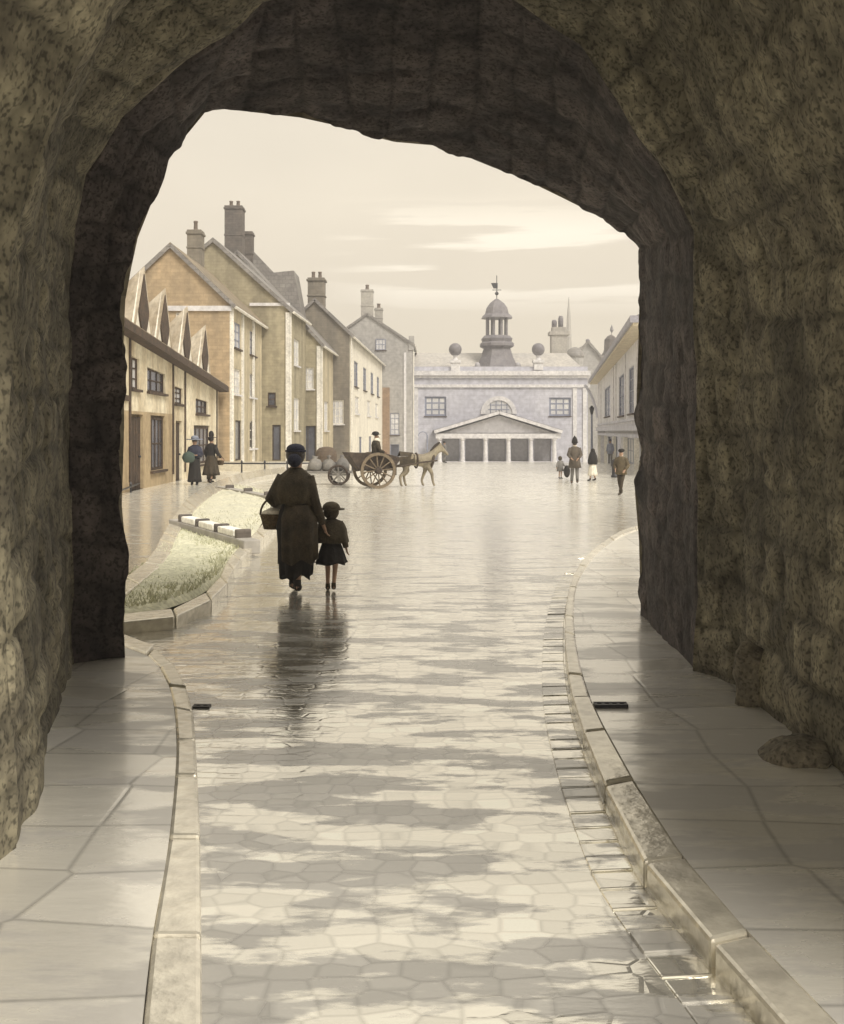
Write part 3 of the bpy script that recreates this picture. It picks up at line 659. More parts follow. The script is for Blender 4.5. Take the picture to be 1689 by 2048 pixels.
MB().box((X(500,yB), yB-.09, Z(612,yB)), (X(577,yB)+.1, yB, Z(606,yB))).build('string_course', M['stonelt'], hB)
MB().box((X(572,yB), yB-.08, zbB), (X(580,yB), yB, Z(625,yB))).build('pilaster', M['trim'], hB)
yC = 67.05; zbC = -.1
# grey house behind: its big stack and slate roof rise over the olive gable
hC, rC = gable_house('gabled_house', 'grey slate roofed house with the big twin chimney rising behind the olive gable', yC, 74.9, X(330,yC), X(640,yC), X(640,yC)+.2, Z(684,yC), X(475,yC), Z(505,yC), zbC,
    'olive', 'ochreface', 'slate', gwin=[(X(600,yC), X(632,yC), zbC+.1, zbC+2.4, dict(mt='wood',nx=2,nz=1,name='door')), (X(603,yC), X(628,yC), Z(778,yC), Z(735,yC), dict(mt='trim',gl='glasslt'))],
    fwin=[(.3,.6,2,4,dict(gl='glasslt'))])
yq = 70
chimney(rC, X(470,yq), yq, (487-452)/F*yq, 1.1, Z(530,yq)-.6, Z(414,yq), 'stack', 2, pr=.13, ph=.4)
chimney(rC, X(497,yq+2), yq+2, .7, .8, Z(540,yq)-.6, Z(453,yq), 'stack', 0)
# slate cross wing with flat ridge to the right of the stack
cw = MB(); cw.prism([W(505,500,72), W(548,545,72), W(588,541,72), W(606,640,72), W(500,640,72)], (0, 3, 0)); cw.build('cross_wing', M['slate'], rC)
MB().box((X(634,yC), yC-.08, zbC), (X(642,yC), yC, Z(692,yC))).build('pilaster', M['trim'], hC)
yD = 75; zbD = -.36
hD, rD = gable_house('gabled_house', 'dark brown brick gable end with a broad sooty chimney, middle of the left row', yD, 107.5, X(560,yD), X(700,yD), X(765,107.5), Z(667,yD), X(630,yD), Z(600,yD), zbD,
    'brown', 'white', 'slate', gwin=[(X(662,yD), X(688,yD), Z(848,yD), Z(800,yD), dict(gl='glasslt',nx=3,nz=3))],
    fwin=[(a_, a_+.09, Z(768,yD)+.0, Z(715,yD), dict(mt='bluepaint',gl='glass',nx=2,nz=3)) for a_ in (.10,.33,.56,.78)] + [(a_, a_+.10, Z(825,yD), Z(788,yD), dict(mt='trim',gl='glasslt',nx=3,nz=3)) for a_ in (.12,.45,.72)] + [(.22,.29,-1.0,1.5,dict(mt='bluepaint',gl='glass',nx=1,nz=1,name='door')),(.5,.58,-1.2,1.5,dict(mt='bluepaint',gl='glass',nx=1,nz=1,name='door')),(.80,.9,-.6,1.4,dict(gl='glass'))])
chimney(rD, X(634,77), 77, (649-616)/F*77, 1.1, Z(640,77), Z(557,77), 'brown', 2, pr=.14, ph=.5, flare=.1)
yE = 107.6; zbE = gz(107.6)
hE, rE = gable_house('gabled_house', 'pale grey gabled house with slim chimneys, last before the portico building', yE, 118, X(648,yE), X(825,yE), X(825,yE)+.1, Z(688,yE), X(735,yE), Z(640,yE)+.6, zbE,
    'grey', 'grey', 'slate', gwin=[(X(752,yE), X(772,yE), Z(700,yE)+.0, Z(678,yE), dict(mt='bluepaint',gl='glasslt',nx=3,nz=2)), (X(781,yE), X(799,yE), Z(870,yE), Z(826,yE), dict(mt='bluepaint',gl='glasslt',nx=2,nz=4)), (X(781,yE), X(799,yE), zbE+.05, zbE+1.9, dict(mt='bluepaint',nx=1,nz=1,name='door'))],
    fwin=[(.3,.6,2,4,dict(gl='glasslt'))])
chimney(rE, X(735,110), 110, 24/F*110, 1.1, Z(655,110), Z(580,110), 'stackg', 1, pr=.2, ph=.55)
chimney(rE, X(758,112), 112, 16/F*110, .9, Z(660,110), Z(612,110), 'stackg', 1, pr=.2, ph=.5)
MB().box((X(765,yE)-.1, yE-.08, zbE), (X(780,yE), yE-.0, Z(775,yE))).build('brick_pier', M['orange'], hE)
MB().box((X(818,yE), yE-.12, Z(700,yE)), (X(829,yE), yE+.6, Z(672,yE))).build('parapet_block', M['grey'], hE)
MB().box((X(808,yE), yE-.10, zbE), (X(813,yE), yE, Z(705,yE))).build('pilaster', M['stonelt'], hE)

# ---- market hall with portico, cupola
yM = 112.0; zM = gz(112)
def market():
    root = empty('market_hall', (X(1000,yM), yM, zM), 'grey stone market hall with pediment portico and cupola closing the street', 'building')
    x0, x1 = X(829,yM), X(1176,yM); zt = Z(745,yM); w_ = x1-x0
    wins = [(X(850,yM),X(893,yM),Z(832,yM),Z(793,yM)), (X(1099,yM),X(1142,yM),Z(832,yM),Z(795,yM))]
    doors = [(X(c-17,yM),X(c+17,yM),zM+.05,zM+2.9) for c in (902,949,995,1040,1086)]
    mb = MB(); wall_face(mb, (x0,yM,0), (1,0,0), w_, zM-1, zt, [(p[0]-x0,p[1]-x0,p[2],p[3]) for p in wins+doors], (0,-1,0), depth=.5)
    mb.add([(x0,yM,zM-1),(x0,yM+12,zM-1),(x0,yM+12,zt),(x0,yM,zt)], [(0,1,2,3)]); mb.add([(x1,yM,zM-1),(x1,yM+12,zM-1),(x1,yM+12,zt),(x1,yM,zt)], [(0,1,2,3)])
    mb.build('wall', M['stone'], root)
    for p in wins: window(root, (p[0],yM,p[2]), (1,0,0), p[1]-p[0], p[3]-p[2], (0,-1,0), mt='bluepaint', gl='glasslt', nx=3, nz=3, fr=.2, d=.2, bar=.15)
    for p in doors:
        d_ = MB(); d_.box((p[0]+.02,yM+.34,p[2]), (p[1]-.02,yM+.42,p[3]-.02))
        for k_ in range(1,4): d_.box((p[0]+(p[1]-p[0])*k_/4-.04,yM+.29,p[2]), (p[0]+(p[1]-p[0])*k_/4+.04,yM+.34,p[3]-.05))
        d_.build('door', M['stonedk'], root)
    # lunette
    c = Vector((X(998,yM), yM, Z(828,yM))); r = 36/F*yM; n_ = 20
    arc = [(math.cos(math.pi*i/n_), math.sin(math.pi*i/n_)) for i in range(n_+1)]
    rg = MB()
    for i in range(n_):
        (a0,b0),(a1,b1) = arc[i],arc[i+1]; q = [c+Vector((a0*r,0,b0*r)), c+Vector((a1*r,0,b1*r)), c+Vector((a1*r*.76,0,b1*r*.76)), c+Vector((a0*r*.76,0,b0*r*.76))]
        rg.prism(q, (0,-.16,0))
    fr = rg.build('lunette_window', M['stonelt'], root)
    gl = MB(); gl.prism([c+Vector((a*r*.76,0,b*r*.76)) for a,b in arc], (0,-.05,0)); gl.build('pane', M['glasslt'], fr)
    bars = MB()
    for t_ in (-.45,-.15,.15,.45): bars.box((c.x+t_*r-.04,yM-.09,c.z), (c.x+t_*r+.04,yM-.05,c.z+r*.74*math.sqrt(1-min(.9,(t_/.76)**2))))
    for t_ in (.25,.5): bars.box((c.x-r*.68*math.sqrt(1-t_),yM-.085,c.z+t_*r-.04), (c.x+r*.68*math.sqrt(1-t_),yM-.05,c.z+t_*r+.04))
    bars.build('glazing_bars', M['bluepaint'], fr)
    # cornices
    cb = MB()
    for (p0,p1,d_) in ((742,751,.42),(751,756,.22),(769,775,.18)): cb.box((x0-.05,yM-d_,Z(p1,yM)), (x1+.25,yM+.02*0,Z(p0,yM)))
    cb.build('cornice', M['stonelt'], root)
    pp = MB(); pp.box((x0,yM+.05,zt), (x1,yM+.35,Z(733,yM))); pp.build('parapet', M['stone'], root)
    for px in (833,1150,1170): MB().box((X(px-4,yM),yM-.12,zM), (X(px+4,yM),yM,Z(776,yM))).build('pilaster', M['stonelt'], root)
    # portico
    yp = 109.6; px0, px1 = X(872,yp), X(1122,yp); ze = Z(877,yp)
    en = MB(); en.box((px0,yp,ze), (px1,yM,Z(867,yp))); en.build('entablature', M['stonelt'], root)
    pd = MB(); tb_ = Z(866,yp); tp_ = Z(826,yp); cx_ = X(999,yp)
    pd.prism([(px0+.7,yp+.25,tb_),(px1-.7,yp+.25,tb_),(cx_,yp+.25,tp_-.25)], (0,1.8,0)); pdm = pd.build('pediment', M['stonedk'], root)
    rk = MB()
    for e_ in (px0-.15, px1+.15):
        rk.bar((e_,yp+.05,tb_+.12), (cx_,yp+.05,tp_+.05), .55, .34)
    rk.build('raking_cornice', M['stonelt'], pdm)
    pr_ = MB(); pr_.add([(px0-.3,yp-.2,tb_+.28),(cx_,yp-.2,tp_+.26),(cx_,yM,tp_+.26),(px0-.3,yM,tb_+.28)], [(0,1,2,3)]); pr_.add([(px1+.3,yp-.2,tb_+.28),(cx_,yp-.2,tp_+.26),(cx_,yM,tp_+.26),(px1+.3,yM,tb_+.28)], [(0,1,2,3)])
    pr_.build('portico_roof', M['lead'], pdm)
    for px in (880,926,972,1018,1063,1110):
        xx = X(px,yp); zf = gz(yp)
        co_ = MB(); hh = ze - zf
        co_.lathe((xx,yp+.3,zf), [(.30,0),(.30,.12),(.24,.16),(.22,hh*.5),(.19,hh-.22),(.28,hh-.16),(.30,hh)], 14); co_.build('column', M['stonelt'], root, smooth=False)
    fl = MB(); fl.box((px0-.2,yp-.1,gz(yp)-.3), (px1+.2,yM,gz(yp)+.04)); fl.build('step', M['stonelt'], root)
    # roof behind the parapet
    ym = 118; rz = Z(706,ym); r_ = MB(); q0, q1 = x0, X(1100,ym)
    r_.add([(x0,yM+.4,zt),(x1,yM+.4,zt),(x1-1.5,ym,rz),(x0,ym,rz),(x0,yM+12,zt),(x1,yM+12,zt)], [(0,1,2,3),(3,2,5,4),(1,5,2),(0,3,4)])
    rf = r_.build('roof', M['slate'], root)
    M['roofpale'] = mat('pale_slate', (.50,.47,.43), (.40,.38,.36), rough=.6, scale=.5, bscale=3); rf.data.materials[0] = M['roofpale']
    # finial balls on pedestals
    for px, pb, sgn in ((911,742,1),(1077,740,1)):
        yy = yM+.2; f_ = MB(); f_.box((X(px-9,yy),yy-.45,Z(pb,yy)), (X(px+9,yy),yy+.45,Z(724,yy))); f_.box((X(px-11,yy),yy-.55,Z(726,yy)), (X(px+11,yy),yy+.55,Z(720,yy)))
        f_.lathe((X(px,yy),yy,Z(720,yy)), [(.35,0),(.18,.25),(.3,.5)], 12); pdl = f_.build('pedestal', M['stonelt'], root)
        MB().ball((X(px,yy),yy,Z(699,yy)), 13/F*yy, 16, 10).build('stone_ball', M['lead'], pdl, smooth=True)
    # cupola
    yc = 115.5; cx = X(994,yc); P = lambda hw, py: (hw/F*yc, Z(py,yc))
    cu = empty('cupola', (cx,yc,Z(746,yc)), None, None); cu.parent = root; cu.matrix_parent_inverse = root.matrix_basis.inverted() if False else Matrix.Translation(-root.location)
    b_ = MB(); b_.lathe((cx,yc,0), [P(50,750),P(49,742),P(42,731),P(34,715),P(30,702),P(28,697)], 8, math.pi/8)
    b_.lathe((cx,yc,0), [P(28,697),P(36,693),P(36,688),P(31,684),P(33,678),P(27,672)], 8, math.pi/8); b_.build('bell_base', M['lead'], cu)
    cl = MB()
    for k_ in range(8):
        t_ = math.pi/8 + k_*math.pi/4; rr = 20/F*yc; cl.tube([(cx+rr*math.cos(t_),yc+rr*math.sin(t_),Z(673,yc)), (cx+rr*math.cos(t_),yc+rr*math.sin(t_),Z(634,yc))], .17, 8)
    cl.build('lantern_columns', M['lead'], cu)
    tp = MB(); tp.lathe((cx,yc,0), [P(33,637),P(31,633),P(25,628),P(22,616),P(15,607),P(6,600),P(3,598)], 8, math.pi/8); tp.build('lantern_roof', M['lead'], cu)
    vn = MB(); vn.tube([(cx,yc,Z(600,yc)),(cx,yc,Z(551,yc))], .045, 6); vn.ball((cx,yc,Z(587,yc)), .22, 10, 6); vn.tube([(cx-.5,yc,Z(580,yc)),(cx+.5,yc,Z(580,yc))], .04, 6)
    vn.prism([(cx-.65,yc-.03,Z(566,yc)),(cx+.1,yc-.03,Z(566,yc)),(cx+.1,yc-.03,Z(577,yc)),(cx-.35,yc-.03,Z(577,yc)),(cx-.5,yc-.03,Z(572,yc))], (0,.06,0)); vn.build('weather_vane', M['iron'], cu)
    for sgn in (-1,1): 
        MB().ball((cx+sgn*40/F*yc,yc-1.6,Z(743,yc)+.5), .32, 10, 8, sz=1.4).build('urn', M['stonedk'], root, smooth=True)
    ch = MB(); yk = 119; ch.box((X(1102,yk),yk-.8,Z(745,yk)), (X(1133,yk),yk+.8,Z(668,yk))); ch.box((X(1098,yk),yk-.95,Z(671,yk)), (X(1138,yk),yk+.95,Z(664,yk))); ch.box((X(1104,yk),yk-.7,Z(664,yk)), (X(1131,yk),yk+.7,Z(655,yk)))
    c_ = ch.build('chimney', M['stackg'], rf)
    for px, py in ((1109,640),(1122,632)): MB().lathe((X(px,yk),yk,Z(656,yk)), [(.30,0),(.30,(656-py)/F*yk*.8),(.2,(656-py)/F*yk)], 10).build('chimney_pot', M['lead'], c_, smooth=True)
market()

# ---- buildings behind the hall
y_ = 140
r_ = empty('gabled_house', (X(1176,y_),y_,0), 'pale grey gabled house peeping over the hall, right of its chimney', 'house')
MB().prism([(X(1132,y_),y_,-2),(X(1222,y_),y_,-2),(X(1222,y_),y_,Z(738,y_)),(X(1176,y_),y_,Z(686,y_)),(X(1132,y_),y_,Z(738,y_))], (0,8,0)).build('wall', M['grey'], r_)
rr_ = MB()
for e_ in (1127,1227): rr_.bar((X(e_,y_),y_-.2,Z(742,y_)), (X(1176,y_),y_-.2,Z(683,y_)), .3, .3)
rr_.build('verge', M['slate'], r_); MB().ball((X(1176,y_),y_,Z(682,y_)), .3).build('finial', M['lead'], r_)
y_ = 134
d_ = empty('domed_turret', (X(1150,y_),y_,0), 'small round grey domed turret between the hall chimney and a gable', 'turret')
MB().lathe((X(1150,y_),y_,-2), [(1.15,0),(1.15,Z(715,y_)+2)], 16).build('drum', M['grey'], d_)
MB().lathe((X(1150,y_),y_,Z(715,y_)), [(1.25*math.cos(t*math.pi/16),1.35*math.sin(t*math.pi/16)) for t in range(8)]+[(.05,1.36)], 16).build('dome', M['slate'], d_, smooth=True)
y_ = 150
d_ = empty('bell_turret', (X(1222,y_),y_,0), 'little grey bell turret above the roof on the far right', 'turret')
MB().box((X(1204,y_),y_-1.2,-2), (X(1240,y_),y_+1.2,Z(712,y_))).build('tower', M['grey'], d_)
MB().lathe((X(1222,y_),y_,Z(712,y_)), [(1.5,0),(1.1,.6),(1.0,1.0),(.95,2.4),(.5,2.9),(.1,3.1)], 8, math.pi/8).build('lantern', M['stack'], d_)
t_ = MB(); t_.lathe((X(1224,y_),y_,Z(674,y_)), [(.05,0),(.05,.6),(.28,1.0),(.1,1.6),(.03,1.8)], 8); t_.build('finial', M['lead'], d_)
y_ = 230
sp = empty('church_spire', (X(1138,y_),y_,0), 'very thin pale grey church spire far behind the hall', 'spire')
MB().box((X(1132,y_),y_-.7,-3), (X(1144,y_),y_+.7,Z(705,y_))).build('tower', M['stackg'], sp)
MB().lathe((X(1138,y_),y_,Z(705,y_)), [(.75,0),(.62,3),(.42,8),(.05,(705-594)/F*y_)], 8).build('spire', M['stackg'], sp)

# ---- jettied house on the right
def right_house():
    a = Vector((X(1196,98), 98, 0)); b = Vector((10.2, 47.0, 0)); d = b - a; ln = d.length; u = d.normalized(); nn = Vector((u.y, -u.x, 0)); up = Vector((0,0,1))
    if nn.x > 0: nn = -nn
    root = empty('jettied_house', (a+b)/2, 'pale plaster house with deep yellow eaves and posts at the right edge', 'house')
    ze = 6.55; zj = 2.0
    def at(px): k_ = (px-CX)/F; return (a.x - k_*a.y)/(k_*u.y - u.x)
    up_o = [(at(1210),at(1221),3.1,5.4),(at(1238),at(1249),2.9,5.4),(at(1258),at(1268),2.9,5.4)]
    f1 = MB(); wall_face(f1, a, u, ln+3, zj, ze, up_o, nn)
    e_ = a - nn*9
    f1.add([a+up*-2.5+nn*0, e_+up*-2.5, e_+up*ze, a+up*ze], [(0,1,2,3)]); bb = a+u*(ln+3); be = e_+u*(ln+3)
    f1.add([bb+up*-2.5, be+up*-2.5, be+up*ze, bb+up*ze], [(0,1,2,3)]); f1.build('upper_wall', M['palewash'], root)
    for p in up_o: window(root, a+u*p[0]+up*p[2], u, p[1]-p[0], p[3]-p[2], nn, mt='bluepaint', gl='glass', nx=2, nz=4, d=.12)
    lo_o = [(at(1201),at(1207),-1.0,1.5),(at(1213),at(1223),-.6,1.7),(at(1233),at(1247),-.1,1.5),(at(1256),at(1270),.3,1.5)]
    f2 = MB(); a2 = a - nn*.7; wall_face(f2, a2, u, ln+3, -2.2, zj, lo_o, nn); f2.add([a2+up*zj, a2+u*(ln+3)+up*zj, a+u*(ln+3)+up*zj, a+up*zj], [(0,1,2,3)]); f2.build('shop_wall', M['palewash'], root)
    for i, p in enumerate(lo_o): window(root, a2+u*p[0]+up*p[2], u, p[1]-p[0], p[3]-p[2], nn, mt='bluepaint', gl='glass' if i < 2 else 'glasslt', nx=1 if i < 2 else 3, nz=1 if i < 2 else 2, name='door' if i < 2 else 'window', d=.12)
    bm_ = MB(); bm_.obox(a+up*(zj-.02)+nn*0-u*.2, u*(ln+3), nn*.16, up*.34); bm_.obox(a+up*(zj+.50)-u*.2, u*(ln+3), nn*.08, up*.14); bm_.obox(a+up*(zj-.4)-nn*.1-u*.1, u*(ln+3), nn*.12, up*.20); bm_.build('jetty_beam', M['stone'], root)
    for px in (1198,1211,1228,1250,1272):
        s = at(px); g_ = gz((a+u*s).y); MB().obox(a+u*s-nn*.15+up*g_, u*.26, nn*.24, up*(zj-.4-g_)).build('post', M['trim'], root)
    ev = MB(); ev.obox(a+up*(ze-.05)-u*1.4, u*(ln+4.4), nn*.72, up*.12); ev.build('eaves_soffit', mat('yellow_ochre_board', (.66,.58,.44), scale=2), root)
    gt = MB(); gt.obox(a+up*(ze+.07)-u*1.5+nn*.5, u*(ln+4.6), nn*.35, up*.30); gt.build('gutter', M['gutterpaint'], root)
    rf = MB(); p0 = a+up*(ze+.1)+nn*.8-u*1.5; p1 = a+u*(ln+3)+up*(ze+.1)+nn*.8; q1 = a+u*(ln+3)-nn*4.5+up*(ze+2.6); q0 = a-nn*4.5+up*(ze+2.6)
    rf.prism([p0, p1, q1, q0], (0,0,.18)); r1 = a-nn*9.3+up*(ze-.1); r2 = a+u*(ln+3)-nn*9.3+up*(ze-.1); rf.prism([q0,q1,r2,r1], (0,0,.18)); rf.build('roof', M['slate'], root)
    ge = MB(); ge.add([a+up*ze, e_+up*ze, q0], [(0,1,2)]); ge.build('gable_end', M['white'], root)
    for px in (1203,1228,1233,1252,1275): s = at(px); MB().obox(a+u*s+up*(zj+.64), u*.22, nn*.07, up*(ze-zj-.75)).build('pilaster', M['stonelt'], root)
    br = MB(); pts = [a - u*(1.3-1.2*t_) + nn*(1.15*(1-t_)**1.5+.05) + up*(ze-.1-3.2*t_**1.2) for t_ in [i/10 for i in range(11)]]
    for i in range(10): br.bar(pts[i], pts[i+1], .14, .22)
    br.build('curved_bracket', M['stone'], root)
right_house()

# ---- raised footway with rail in front of the tall houses
rfw = MB(); tops = []
for y in (49.6, 56, 62, 70, 75, 90, 107): tops.append((y, H - 60/F*y if y < 76 else gz(y)+.12))
vs = []
for y, z in tops:
    xr_ = X(640, y) if y < 76 else X(640,75) + (X(800,107)-X(640,75))*(y-75)/32
    if y < 76: xr_ = -5.9 - (75-y)*.06
    vs += [(-30, y, z), (xr_, y, z), (xr_, y, gz(y)-.1)]
fs = []
for i in range(len(tops)-1): fs += [(3*i,3*i+1,3*i+4,3*i+3), (3*i+1,3*i+2,3*i+5,3*i+4)]
rfw.add(vs, fs); rfw.add([(-30,49.6,-.1),(-30,49.6,tops[0][1]),(vs[1][0],49.6,tops[0][1]),(vs[1][0],49.6,-.1)], [(0,1,2,3)])
tag(rfw.build('raised_footway', M['kerb']), kind='structure')
def rail(pts, h, label, np_=None, r=.035):
    root = empty('iron_handrail', pts[0], label, 'handrail')
    MB().tube([p + Vector((0,0,h)) for p in pts], r, 8).build('rail', M['iron'], root)
    for i, p in enumerate(pts):
        if np_ is None or i in np_:
            MB().lathe(p, [(r*1.4,-.05),(r*1.1,.1),(r,h),(r*1.5,h+.02),(r*1.5,h+.10),(r*.4,h+.16)], 8).build('post', M['iron'], root)
rail([Vector((X(432,48.6),48.6,0)), Vector((X(484,48.4),48.4,0)), Vector((X(530,48.2),48.2,0)), Vector((X(575,48.3),48.3,0)), Vector((X(640,49),49,0)), Vector((X(705,50),50,0))], .42, 'long low black rail along the foot of the ochre and olive houses')
rail([G(205,1008), G(262,985), G(300,968), G(346,951)], .18, 'short low black rail at the doorstep of the timber framed house', r=.03)
# tub and hoist against the brown wall
o = MB(); o.lathe((X(653,52),52,0), [(.42,0),(.52,.35),(.55,.7),(.50,.95),(.36,1.1),(.1,1.16)], 16); tub = o.build('barrel', M['sackbr']); tag(tub, 'brown barrel standing left of the cart by the brown brick house', 'barrel')

# ================================================================== STREET FURNITURE
def lathe_thing(name, label, cat, p, prof_, mt, n=14):
    o = MB().lathe(p, prof_, n).build(name, mt, smooth=True); tag(o, label, cat); return o
lathe_thing('bollard', 'short dark iron bollard left of the boy in the cap', 'bollard', (X(1230,43),43,0), [(.16,0),(.16,.08),(.12,.12),(.13,.45),(.17,.5),(.17,.56),(.12,.62),(.14,.70),(.05,.78)], M['iron'])
lp = empty('lamp_post', (X(1184,58),58,0), 'tall slim dark lamp post between the policeman and the right house', 'lamp post')
MB().lathe((X(1184,58),58,0), [(.16,0),(.16,.3),(.08,.5),(.06,1.6),(.05,2.9)], 10).build('pole', M['bluepaint'], lp)
ln_ = MB(); ln_.lathe((X(1184,58),58,2.9), [(.06,0),(.13,.30),(.14,.34),(.08,.44),(.02,.5)], 6); ln_.build('lantern', M['iron'], lp)
lp = empty('lamp_post', (X(846,80),80,gz(80)), 'pale grey lamp post with curled bracket left of the portico', 'lamp post')
zz = gz(80); MB().lathe((X(855,80),80,zz), [(.12,0),(.12,.3),(.06,.5),(.05,2.2)], 8).build('pole', M['bluepaint'], lp)
MB().tube([Vector((X(855,80),80,zz+2.1)) + Vector((-.35+.35*math.cos(t*.35), 0, .35*math.sin(t*.35))) for t in range(10)], .035, 6).build('bracket', M['bluepaint'], lp)
# drains and iron ring by the kerbs
def grate(px, py, w, d, label, z=KH+.004):
    c = G(px, py, z); root = empty('drain_grate', c, label, 'drain')
    MB().box((c.x-w/2,c.y-d/2,z-.02), (c.x+w/2,c.y+d/2,z-.004)).build('pit', M['iron'], root)
    fr_ = MB()
    fr_.box((c.x-w/2,c.y-d/2,z-.003),(c.x+w/2,c.y-d/2+.02,z+.006)); fr_.box((c.x-w/2,c.y+d/2-.02,z-.003),(c.x+w/2,c.y+d/2,z+.006))
    n_ = int(w/.05)
    for i in range(n_+1): fr_.box((c.x-w/2+i*(w-.02)/n_,c.y-d/2+.03,z-.003),(c.x-w/2+i*(w-.02)/n_+.02,c.y+d/2-.03,z+.005))
    fr_.build('grid', M['iron'], root)
grate(1222,1408,.22,.08,'dark iron drain grate on the right footway just beyond the arch')
grate(404,1412,.12,.07,'small dark iron drain at the left kerb stones', .006)
# guard stones at the foot of the right wall
for (px,py,sx,h_,lab) in ((1502,1405,.11,.40,'tall dark guard stone leaning on the right wall foot'),(1592,1512,.20,.09,'low dark fallen stone at the right wall foot, nearest the frame edge')):
    c = G(px,py,KH); mb = MB(); mb.lathe(c, [(sx*.9,-.05),(sx,.1*h_),(sx*.95,.5*h_),(sx*.7,.85*h_),(sx*.2,h_)], 12)
    mb.v = [tuple(Vector(v)+noise.noise_vector(Vector(v)*6)*.07) for v in mb.v]
    tag(mb.build('guard_stone', M['rock'], smooth=True), lab, 'stone')

# ================================================================== FIGURES
def skin_mesh(name, verts, edges, radii, mt, sub=1, parent=None, root=0, xf=None):
    me = bpy.data.meshes.new(name); me.from_pydata([tuple(v) for v in verts], edges, []); ob = bpy.data.objects.new(name, me); COL.objects.link(ob)
    sk_ = ob.modifiers.new('skin', 'SKIN'); sk_.use_smooth_shade = True; sk_.branch_smoothing = .6
    for i, r in enumerate(radii):
        ob.data.skin_vertices[0].data[i].radius = (r, r) if not isinstance(r, tuple) else r
        ob.data.skin_vertices[0].data[i].use_root = (i == root)
    ss = ob.modifiers.new('sub', 'SUBSURF'); ss.levels = sub; ss.render_levels = sub
    dg = bpy.context.evaluated_depsgraph_get(); dg.update()
    m2_ = bpy.data.meshes.new_from_object(ob.evaluated_get(dg)); bpy.data.objects.remove(ob)
    if xf is not None: m2_.transform(xf)
    m2_.materials.clear(); m2_.materials.append(mt)
    for p in m2_.polygons: p.use_smooth = True
    m2_.name = name
    return link(name, m2_, parent)
def hand(V, E, Rr, wi, p, d, side, s=1.0):
    """palm, four fingers and thumb from wrist vertex wi; d = direction, side = thumb side"""
    d = d.normalized(); side = (side - d*side.dot(d)).normalized(); nrm = d.cross(side)
    def av(q, r, par): V.append(q); Rr.append(r*s); E.append((par, len(V)-1)); return len(V)-1
    pm = av(p + d*.045*s, (.030,.018), wi) if False else av(p + d*.045*s, .026, wi)
    for k_, ln_ in enumerate((.070,.080,.074,.058)):
        o_ = side*(.030-.020*k_)*s
        a_ = av(p + d*.085*s + o_, .0105, pm); b_ = av(p + d*(.085+ln_*.5)*s + o_*1.1 + nrm*.008*s, .009, a_); av(p + d*(.085+ln_*.92)*s + o_*1.15 + nrm*.028*s, .0075, b_)
    a_ = av(p + d*.04*s + side*.035*s, .012, pm); av(p + d*.08*s + side*.055*s + nrm*.012*s, .010, a_)
def human(loc, face, ht, pose, label, name='person', group=None):
    """face: heading in degrees (0 = away from the gate, +Y); pose gives joint offsets in body space (x right, y forward, z up), height 1.7 m"""
    k_ = ht / 1.7; V = []; E = []; Rr = []
    def av(p, r, par=None):
        V.append(Vector(p)); Rr.append(r)
        if par is not None: E.append((par, len(V)-1))
        return len(V)-1
    lean = pose.get('lean', 0.0); g = lambda z: lean * max(0, z - .9)
    pel = av((0,0,.93), .115); wa = av((0,g(1.08),1.08), .105, pel); ch = av((0,g(1.28)+.01,1.28), .13, wa); sh = av((0,g(1.40),1.40), .085, ch)
    nk = av((0,g(1.48)+.005,1.48), .05, sh); hd0 = av((0,g(1.56)+.02,1.555), .078, nk); hd1 = av((0,g(1.62)+.012,1.62), .086, hd0); hd2 = av((0,g(1.68)+.0,1.675), .06, hd1)
    av((0,g(1.57)+.118,1.575), .014, hd0)         # nose
    for s_ in (-1, 1): av((s_*.088,g(1.58),1.585), .014, hd0)  # ears
    hands = {}
    for s_, key in ((-1,'L'), (1,'R')):
        shp = av((s_*.155,g(1.39),1.385), .062, sh)
        el = Vector(pose.get('el'+key, (s_*.22, -.03, 1.10))); wr = Vector(pose.get('wr'+key, (s_*.24, .06, .86)))
        e_ = av(el, .043, shp); w_ = av(wr, .028, e_); hand(V, E, Rr, w_, wr, wr-el, Vector((-s_*.3, .9, .1)))
        hands[key] = wr + (wr-el).normalized()*.08
        hp = av((s_*.085,0,.88), .095, pel)
        kn = Vector(pose.get('kn'+key, (s_*.095, .02, .49))); an = Vector(pose.get('an'+key, (s_*.10, -.02, .085)))
        kk = av(kn, .058, hp); aa = av(an, .038, kk); fw = Vector(pose.get('ft'+key, (0, 1, 0))).normalized()
        he = av(an + Vector((0,0,-.045)) - fw*.03, .036, aa); av(an + Vector((0,0,-.05)) + fw*.15, .030, he)
        hands['el'+key] = el; hands['wr'+key] = wr; hands['kn'+key] = kn; hands['an'+key] = an
    xf = Matrix.Translation(loc) @ Matrix.Rotation(R(-face), 4, 'Z') @ Matrix.Scale(k_, 4)
    body = skin_mesh(name, V, E, Rr, M['skin'], 1, None, 0, xf); tag(body, label, 'person', group)
    ey = MB()
    for s_ in (-1, 1): ey.ball(xf @ Vector((s_*.034, g(1.6)+.098, 1.60)), .012*k_, 8, 6)
    ey.build('eye', M['cl_dark'], body, smooth=True)
    return body, xf, hands, g
